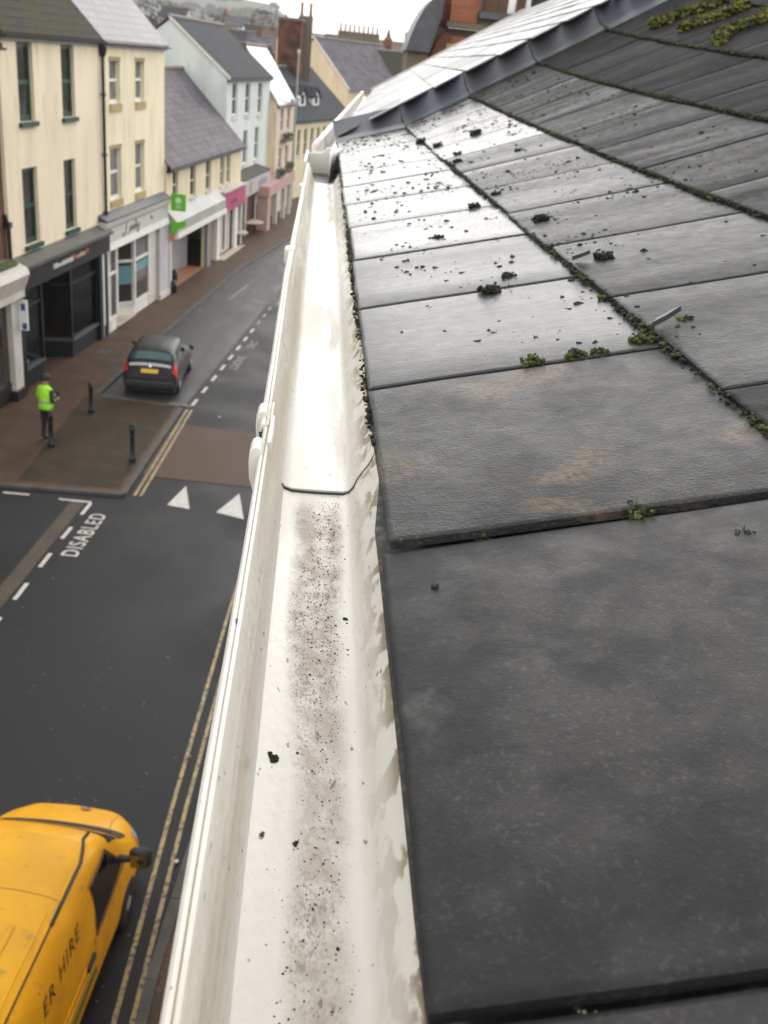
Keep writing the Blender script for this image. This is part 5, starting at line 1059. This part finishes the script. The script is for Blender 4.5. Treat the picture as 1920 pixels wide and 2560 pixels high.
# ------------------------------------------------------------------ the person in the lime jacket
def skin(name, nodes, edges, mats, parent, root=0, sub=2, paint=None):
    me = bpy.data.meshes.new(name); me.from_pydata([n[0] for n in nodes], edges, []); o = bpy.data.objects.new(name, me); col.objects.link(o)
    m = o.modifiers.new('s', 'SKIN'); m.use_smooth_shade = True; m.branch_smoothing = .3
    for i, n in enumerate(nodes):
        r = n[1]; me.skin_vertices[0].data[i].radius = (r, r) if not isinstance(r, tuple) else r; me.skin_vertices[0].data[i].use_root = i == root
    o.modifiers.new('d', 'SUBSURF').levels = sub
    dg = bpy.context.evaluated_depsgraph_get(); dg.update(); nm_ = bpy.data.meshes.new_from_object(o.evaluated_get(dg)); bpy.data.objects.remove(o)
    for m_ in mats: nm_.materials.append(m_)
    for p in nm_.polygons:
        p.use_smooth = True
        if paint: p.material_index = paint(p.center)
    return put(name, nm_, parent)
PS = 1.12
per = thing('person', 'person in a lime high-visibility jacket and black trousers standing on the paving', 'person', (-6.72, 24.75, .064), rad(-35))
lime = M('lime_hi_vis_fabric', (.36, .78, .03), (.30, .68, .03), rough=.7, scale=9, bump=.006, bscale=9)
blk = M('black_cloth', (.010, .011, .016), (.016, .017, .022), rough=.8, scale=12, bump=.004, bscale=14); skn = M('skin', (.42, .24, .17), rough=.55); hairm = M('dark_hair', (.012, .009, .007), rough=.7); silv = M('silver_band', (.32, .33, .34), rough=.35)
# x right, y forwards (faces +y); hands held together in front, writing
N_ = [((0, 0, .93), (.145, .105)), ((0, -.01, 1.12), (.150, .110)), ((0, .0, 1.30), (.165, .115)), ((0, -.005, 1.43), (.12, .09)), ((0, .0, 1.50), (.055, .055)), ((0, .02, 1.58), (.07, .085)), ((0, .02, 1.68), (.078, .098)), ((0, .015, 1.76), (.05, .06)),
 ((.095, 0, .86), .095), ((.105, .015, .50), .065), ((.11, -.01, .10), .045), ((.12, .04, .04), .048), ((.125, .16, .03), .032),
 ((-.095, 0, .86), .095), ((-.11, .01, .50), .065), ((-.12, -.02, .10), .045), ((-.125, .03, .04), .048), ((-.14, .15, .03), .032),
 ((.19, 0, 1.41), .062), ((.255, -.03, 1.12), .047), ((.12, .22, 1.08), .036), ((.07, .29, 1.10), .034),
 ((-.19, 0, 1.41), .062), ((-.26, -.02, 1.12), .047), ((-.10, .22, 1.14), .036), ((-.05, .28, 1.15), .034)]
E_ = [(0, 1), (1, 2), (2, 3), (3, 4), (4, 5), (5, 6), (6, 7), (0, 8), (8, 9), (9, 10), (10, 11), (11, 12), (0, 13), (13, 14), (14, 15), (15, 16), (16, 17), (3, 18), (18, 19), (19, 20), (20, 21), (3, 22), (22, 23), (23, 24), (24, 25)]
for k, (hx, hy, hz, s_) in {21: (.07, .29, 1.10, -1), 25: (-.05, .28, 1.15, 1)}.items():
    for f_ in range(5):
        i0 = len(N_); L_ = [.045, .05, .052, .048, .036][f_]; dz = [.03, .018, .004, -.010, -.024][f_]
        N_.append(((hx + s_ * .012, hy + .035, hz + dz), .0095)); N_.append(((hx + s_ * .03, hy + .035 + L_ * .6, hz + dz * 1.1), .0085)); N_.append(((hx + s_ * .05, hy + .03 + L_ * .9, hz + dz * 1.1 - .012), .0075))
        E_ += [(k, i0), (i0, i0 + 1), (i0 + 1, i0 + 2)]
def paint(c):
    if c.z > 1.515 or (c.y > .245 and 1.0 < c.z < 1.25): return 2
    if c.z < .90: return 1
    if abs(c.x) > .205 or (c.y > .13 and c.z < 1.25): return 1 if c.x > 0 else 0
    return 0
skin('body', N_, E_, [lime, blk, skn], per, 0, 2, paint)
b = MB()
for z, r, y in ((1.085, .166, -.01),): b.rings([[(math.cos(a) * r * 1.10, y + math.sin(a) * r * .90, zz) for a in np.linspace(0, 6.283, 20)[:-1]] for zz in (z - .03, z + .03)], caps=False)
b.build('reflective_band', silv, per, True)
b = MB(); R_ = []
for z, rx, ry in ((.88, .185, .150), (.95, .19, .155), (1.05, .175, .145), (1.15, .175, .142), (1.28, .19, .145), (1.38, .185, .13), (1.45, .13, .10), (1.49, .085, .085)): R_.append([(math.cos(a) * rx * (1 + .03 * math.sin(5 * a + z * 20)), -.005 + math.sin(a) * ry * (1 + .03 * math.cos(4 * a + z * 17)), z + .006 * math.sin(6 * a)) for a in np.linspace(0, 6.283, 24)[:-1]])
b.rings(R_, caps=False); o = b.build('jacket', lime, per, True); o.modifiers.new('t', 'SOLIDIFY').thickness = .006
b = MB(); b.lathe([(.095, 1.635), (.098, 1.68), (.094, 1.74), (.065, 1.79), (.01, 1.805)], (0, .012, 0), 14); o = b.build('hair', hairm, per, True); o.scale = (1, 1.12, 1)
b = MB(); b.add([(-.045, .098, 1.62), (.045, .098, 1.62), (0, .128, 1.625)], [(0, 1, 2)]); b.lathe([(.008, 0), (.012, .01), (.004, .03)], (0, .115, 1.655), 6); b.build('face', skn, per)
bevel(MB().box(-.05, .07, .33, .35, 1.09, 1.24).build('notepad', blk, per), .004); per.scale = (PS, PS, 1.02)

# ------------------------------------------------------------------ moss, debris
ICO = [(0, -.526, .851), (0, .526, .851), (0, -.526, -.851), (0, .526, -.851), (.851, 0, .526), (-.851, 0, .526), (.851, 0, -.526), (-.851, 0, -.526), (.526, .851, 0), (-.526, .851, 0), (.526, -.851, 0), (-.526, -.851, 0)]
ICF = [(0, 4, 1), (0, 1, 5), (0, 5, 11), (0, 11, 10), (0, 10, 4), (1, 4, 8), (1, 8, 9), (1, 9, 5), (5, 9, 7), (5, 7, 11), (11, 7, 2), (11, 2, 10), (10, 2, 6), (10, 6, 4), (4, 6, 8), (3, 2, 7), (3, 7, 9), (3, 9, 8), (3, 8, 6), (3, 6, 2)]
def mossmat(n, a, b_, c_): return M(n, a, b_, rough=.95, scale=160, detail=4, lo=.3, hi=.7, c3=c_, s3=70, lo3=.5, hi3=.66)
MD = mossmat('dark_wet_moss', (.012, .016, .006), (.030, .038, .012), (.020, .014, .008)); MG = mossmat('green_moss', (.032, .044, .008), (.085, .098, .015), (.045, .034, .012)); MY = mossmat('yellow_green_moss', (.075, .085, .012), (.165, .16, .022), (.10, .066, .016)); MK = mossmat('black_moss', (.008, .009, .006), (.018, .019, .010), (.012, .009, .006))
def blob(b, p, r, fl=.7):
    q = [1 + ru(-.4, .4) for _ in ICO]; R_ = Matrix.Rotation(ru(0, 6.28), 3, Vector((ru(-1, 1), ru(-1, 1), ru(-1, 1))).normalized())
    b.add([Vector(p) + (lambda v: Vector((v.x * r, v.y * r, v.z * r * fl)))(R_ @ Vector(c)) * k for c, k in zip(ICO, q)], ICF)
def tuft(b, p, r, n):
    for _ in range(n):
        d = Vector((ru(-1, 1) - .15, ru(-1, 1), ru(.2, 1.2))).normalized(); o_ = Vector(p) + Vector((ru(-1, 1), ru(-1, 1), ru(0, .6))) * r * .6; s_ = d.cross(Vector((ru(-1, 1), ru(-1, 1), ru(-1, 1)))).normalized() * r * .13
        b.add([o_ - s_, o_ + s_, o_ + d * r * ru(.5, 1.0)], [(0, 1, 2)])
def surf(a, bb, h=0): return Vector(RP(a, bb, h + .008 + (.006 if bb > .02 else 0) * (1 - (bb % .25) / .25)))
def mossline(name, lab, fn, n, rr, mats, tuftp=.25, dens=None):
    bs = [MB() for _ in mats]; root = None
    for _ in range(n):
        p, k, rs = fn()
        if p is None: continue
        j = min(int(rnd() ** 1.3 * len(mats)), len(mats) - 1); r = ru(*rr) * rs; blob(bs[j], p, r)
        if rnd() < tuftp: tuft(bs[j], p, r * 1.5, 5)
    o = None; B = MB()
    for j, q in enumerate(bs): B.cur = j; B.add(q.v, q.f)
    o = B.build(name, mats, None); return kind(tag(o, lab, 'moss'), 'stuff')
def dz(a, s=0): return max(0, .55 + .9 * noise.noise(Vector((a * 1.7, s, 0))) + .5 * noise.noise(Vector((a * 6, s, 4))))
def fl(c, amin, amax, dens=1, wid=.004, step=True):
    def f():
        a = ru(amin, amax)
        if rnd() > dz(a, c * 9) * dens: return None, 0, 0
        bb = c + ru(-wid, .001); return Vector(RP(a, bb, .008 + ru(0, .006))), 0, .6 + .8 * dz(a, c * 9)
    return f
mossline('moss', 'dark moss lining the first slate step above the eaves', fl(.25, 1.85, 13, .8), 3200, (.0008, .0022), [MD, MG, MK], .2)
mossline('moss', 'mossy line under the second row of slates', fl(.50, 3.6, 13, .9), 3400, (.0011, .0032), [MD, MD, MG], .3)
mossline('moss', 'mossy line under the third row of slates', fl(.75, 5.5, 13, .9), 2600, (.0014, .0040), [MD, MD, MG], .3)
mossline('moss', 'dark mossy line under the fourth row of slates', fl(1.0, 7.5, 13, .9), 2000, (.0016, .0045), [MD, MK, MG], .3)
def fe():
    a = ru(2.3, 10.8)
    d = dz(a, 3) * (.95 if 3.2 < a < 4.9 else .7 if a < 7 else .45)
    if rnd() > d: return None, 0, 0
    return Vector(RP(a, ru(-.0065, .0005), ru(-.010, .007))), 0, .45 + .8 * d
mossline('moss', 'black and green moss hanging between the gutter and the slate edge', fe, 2400, (.0010, .0030), [MK, MD, MG], .3)
def fj(course, ks, b0, b1, off):
    def f():
        k = random.choice(ks); a = off + k + ru(-.012, .012); bb = b0 + (b1 - b0) * rnd()
        if rnd() > dz(bb * 14, k) * .9: return None, 0, 0
        return surf(a, bb, -.004), 0, .6
    return f
mossline('moss', 'thin moss in the upright joints of the upper slates', fj(2, range(4, 13), .52, .99, .647), 900, (.002, .0045), [MD, MG], .2)
mossline('moss', 'sparse moss specks in the upright joints of the lower slates', fj(0, range(2, 12), .01, .245, .647), 420, (.0010, .0024), [MK, MD], .15)
mossline('moss', 'thin moss in the staggered joints of the second slate row', fj(1, range(3, 12), .26, .495, .19), 420, (.0012, .003), [MD, MG], .15)
def fcr():
    a = 1.2 + 11.5 * rnd() ** .8; bb = ru(.01, .72)
    if a < 2.6 and rnd() < .8: return None, 0, 0
    if noise.noise(Vector((a * 1.1, bb * 6, 9))) < -.12: return None, 0, 0
    return surf(a, bb, -.0006), 0, (1 if rnd() < .84 else ru(1.8, 3.0)) * (.7 + .05 * a)
mossline('moss_crumbs', 'small dark moss crumbs and grit scattered over the wet slates', fcr, 5200, (.0007, .0021), [MK, MD], .12)
CC = [(2.75 + 9.5 * rnd() ** 1.2, random.choice([ru(.02, .24), ru(.05, .30), ru(.2, .34), ru(.25, .48)])) for _ in range(85)]
def fcl():
    a, bb = random.choice(CC); a += random.gauss(0, .09); bb += random.gauss(0, .014)
    if bb < .004: return None, 0, 0
    return surf(a, bb, -.0004), 0, (1 if rnd() < .8 else 1.9) * (.8 + .04 * a)
mossline('moss_crumbs', 'clusters of black moss crumbs on the bright wet slates', fcl, 900, (.0009, .0026), [MK, MD], .15)
# lumps one can tell apart
GRP = 'loose moss lumps on the slates'
def lump(a, bb, r, lab, mat=MK, n=14, el=1, same=False):
    n = int(n * 4); r *= .9 if mat is MK else (1.25 if r < .012 else 1.05)
    t = MB(); p = surf(a, bb, -.006) ; loc0 = Vector(p)
    for _ in range(n):
        d = Vector(RE) * ru(-1, 1) * r * .7 + Vector(RU) * ru(-1, 1) * r * .7 * el + Vector(RN) * ru(0, .9) * r
        t.cur = 0 if rnd() < .6 else 1; blob(t, d, r * ru(.08, .24), .9)
    t.cur = 0; tuft(t, (0, 0, r * .2), r * .75, 90); t.cur = 1; tuft(t, (0, 0, r * .2), r * .75, 70)
    o = t.build('moss_lump', [mat, MD if mat is not MD else MK]); o.location = loc0; tag(o, lab, 'moss', GRP); return o
L = [(4.87, .018, .013, 'upper of two black moss lumps beside the gutter edge', MK), (4.55, .016, .012, 'lower of two black moss lumps beside the gutter edge', MK), (4.04, .010, .012, 'black moss lump at the gutter edge below the pair of lumps', MK),
 (9.32, .375, .021, 'large round moss lump alone on the bright far slates', MK), (5.70, .217, .012, 'round moss lump just below the mossy slate step, mid roof', MD), (4.89, .13, .012, 'single round moss ball in the middle of a bright slate', MK),
 (3.81, .178, .013, 'tall dark moss lump right of the joint, upper of two', MK), (3.61, .147, .014, 'greenish dark moss lump on the joint, lower of two', MD), (4.81, .278, .017, 'long dark moss heap lying above the mossy step', MK),
 (3.78, .288, .011, 'dark moss lump on the slate right of a slate chip', MD), (2.68, .198, .008, 'pointed moss tuft on the joint above the dusty slate', MG), (2.678, .178, .009, 'green moss lump in the middle of the joint above the dusty slate', MG), (2.673, .141, .010, 'leftmost green moss lump on the joint above the dusty slate', MG), (2.716, .240, .011, 'green moss lump against the tilted slate chip', MG),
 (1.668, .053, .0055, 'yellow-green moss tuft on the black joint nearest the gutter', MG), (1.659, .144, .008, 'round green moss tuft on the black joint, right of the first tuft', MG), (1.52, .187, .006, 'small dark stone-like moss lump on the near dark slate', MD), (3.25, .249, .009, 'green moss tuft where a joint meets the mossy step', MG),
 (1.155, .003, .0045, 'small moss scrap with a twig on the near slate', MG), (.662, .031, .0022, 'tiny bright yellow lichen dot on the nearest joint', MY), (.662, .038, .0025, 'tiny green moss dot on the nearest joint', MG),
 (9.30, .268, .016, 'moss lump on the mossy step, bright far slates', MD), (8.31, .285, .015, 'dark moss lump just above the mossy step', MK), (7.84, .268, .015, 'second dark moss lump just above the mossy step', MK), (10.2, .246, .019, 'moss tuft near the lead flashing on the mossy step', MD), (7.62, .397, .012, 'flat dark moss lump in the middle of a bright upper slate', MK), (5.9, .264, .013, 'small dark moss heap perched on the mossy step', MK)]
for a, bb, r, lab, m_ in L: lump(a, bb, r, lab, m_, 16 if r > .006 else 7, 1.0)
for a, bb, r in [(3.39, .091, .007), (3.14, .017, .007), (3.46, .037, .005), (2.795, .142, .005), (4.44, .071, .009), (4.60, .043, .007), (4.71, .093, .008), (2.52, .213, .005), (2.37, .222, .004), (5.2, .36, .008), (6.1, .42, .008), (6.8, .33, .008), (7.3, .18, .009), (8.2, .10, .010), (6.4, .10, .008), (9.6, .12, .011), (5.1, .44, .008), (8.6, .44, .010), (4.2, .33, .006)]:
    lump(a, bb, r, 'small dark moss lump lying loose on the wet slates', MK, 9)
# thick yellow-green moss growing in the joints of the upper slates
def ridge_moss(pts, r, lab):
    bs = [MB(), MB(), MB()]; mats = [MG, MY, MD]
    for _ in range(int(520)):
        s = rnd() * (len(pts) - 1); i = int(s); f = s - i; a = pts[i][0] * (1 - f) + pts[i + 1][0] * f; bb = pts[i][1] * (1 - f) + pts[i + 1][1] * f
        w_ = .6 + .6 * abs(noise.noise(Vector((a * 7, bb * 20, 2)))); p = surf(a + ru(-.1, .1) * w_, bb + ru(-.012, .012), ru(0, .03) * w_); j = 1 if rnd() < .45 else (0 if rnd() < .6 else 2); rr = r * ru(.5, 1.1); blob(bs[j], p, rr)
        if rnd() < .6: tuft(bs[j], p, rr * 1.6, 5)
    B = MB()
    for j, q in enumerate(bs): B.cur = j; B.add(q.v, q.f)
    tag(B.build('moss_cushion', mats), lab, 'moss')
ridge_moss([(11.43, 1.054), (11.3, 1.08), (11.36, 1.13), (11.26, 1.17), (11.1, 1.19), (11.2, 1.25)], .010, 'upper yellow-green moss cushion near the lead flashing'); ridge_moss([(10.56, 1.06), (10.54, 1.10), (10.43, 1.135), (10.4, 1.18), (10.43, 1.24)], .010, 'middle yellow-green moss cushion on the upper slates'); ridge_moss([(9.25, 1.03), (9.45, 1.05), (9.55, 1.09), (9.54, 1.13), (9.5, 1.17), (9.5, 1.22)], .010, 'lowest and brightest yellow-green moss cushion on the upper slates')
# slate chips
def chip(a, bb, l, w, lab, tilt):
    b = MB(); p = surf(a, bb, .0); pts = [(-.5, -.30), (-.05, -.5), (.5, -.12), (.34, .42), (-.2, .5), (-.36, .1)]
    q = [Vector(RU) * x * l + Vector(RE) * y * w + Vector(RN) * (.004 + (x + .5) * tilt - y * .004) for x, y in pts]; b.prism([tuple(v) for v in q], tuple(RN * .0045)); o = fixn(b.build('slate_chip', M('broken_slate', (.045, .043, .042), (.026, .025, .025), rough=.5, scale=60))); o.location = p; tag(o, lab, 'slate chip'); return o
chip(2.74, .262, .026, .016, 'larger broken slate chip tilted on the mossy step', .010); chip(3.78, .262, .022, .018, 'smaller broken slate chip farther up the mossy step', .004)
lump(2.80, .284, .0075, 'yellow-brown moss tuft stuck on the tip of the slate chip', MY, 14); lump(2.70, .281, .006, 'pale green moss lump hanging from the slate chip', MG, 12)
# twig and lichen, debris in the gutter
b = MB(); p = surf(2.126, .016, -.006); b.tube([tuple(p), tuple(p + Vector(RU * .006 + RE * .001)), tuple(p + Vector(RU * .013 + RE * .003))], [.0006, .001, .0004], 5); b.tube([tuple(p + Vector(RU * .004)), tuple(p + Vector(RU * .002 - RE * .006))], [.0012, .0004], 5); tag(b.build('twig', W['black']), 'tiny forked black twig on the dusty slate near the gutter', 'twig')
b = MB(); p = surf(1.157, .010, -.007); b.tube([tuple(p), tuple(p + Vector(RU * .010 + RE * .001))], .0007, 5); tag(b.build('twig', W['bark']), 'short brown twig on the near dark slate', 'twig')
def gfloor(lat, y): return (GO[0] + lat / 1000, y, GO[2] - (.0625 if y < .7 else .0598) - .00777 * y)
for (x, y, r, lab, m_) in ((-58, .385, .0028, 'black curled leaf scrap on the gutter floor', MK), (-61, .334, .0016, 'rusty brown scrap on the gutter floor', W['bark']), (-52, .218, .0022, 'dark scrap at the very near end of the gutter floor', MK), (-46, .327, .0014, 'black grain in the gutter dirt', MK), (-20, .52, .0016, 'black grain near the right side of the gutter floor', MK), (-71, .46, .0018, 'dark leaf sliver against the gutter front wall', MK)):
    b = MB(); [blob(b, (ru(-1, 1) * r, ru(-1.4, 1.4) * r, r * .3), r * ru(.5, .8), .5) for _ in range(4)]; o = b.build('debris', m_); o.location = gfloor(x, y); tag(o, lab, 'debris')
b = MB()
for _ in range(1100):
    y = .22 + .49 * rnd() ** .8; x = random.gauss(-32 + 6 * math.sin(y * 20), 9)
    if x < -60 or x > -18: continue
    blob(b, gfloor(x, y), ru(.00015, .0005) * (1 if rnd() < .95 else 1.9), .5)
kind(tag(b.build('gutter_silt', [MK]), 'fine black grit lying along the gutter floor', 'grit'), 'stuff')
b = MB()
for _ in range(46):
    s = rnd(); a = 1.02 - .38 * s + ru(-.03, .03); bb = .014 + .022 * math.sin(s * 1.9) + ru(-.003, .003) + .004 * s
    p = surf(a, bb, -.0072); r = ru(.0003, .0008); b.add([p + Vector(RU) * r * math.cos(k) + Vector(RE) * r * 1.4 * math.sin(k) + Vector(RN) * .0002 for k in (0, 1.2, 2.5, 3.8, 5.0)], [(0, 1, 2, 3, 4)])
kind(tag(b.build('lichen', M('pale_lichen', (.26, .25, .20), (.30, .27, .10), rough=.9, scale=300)), 'arc of pale lichen specks on the nearest dark slate', 'lichen'), 'stuff')
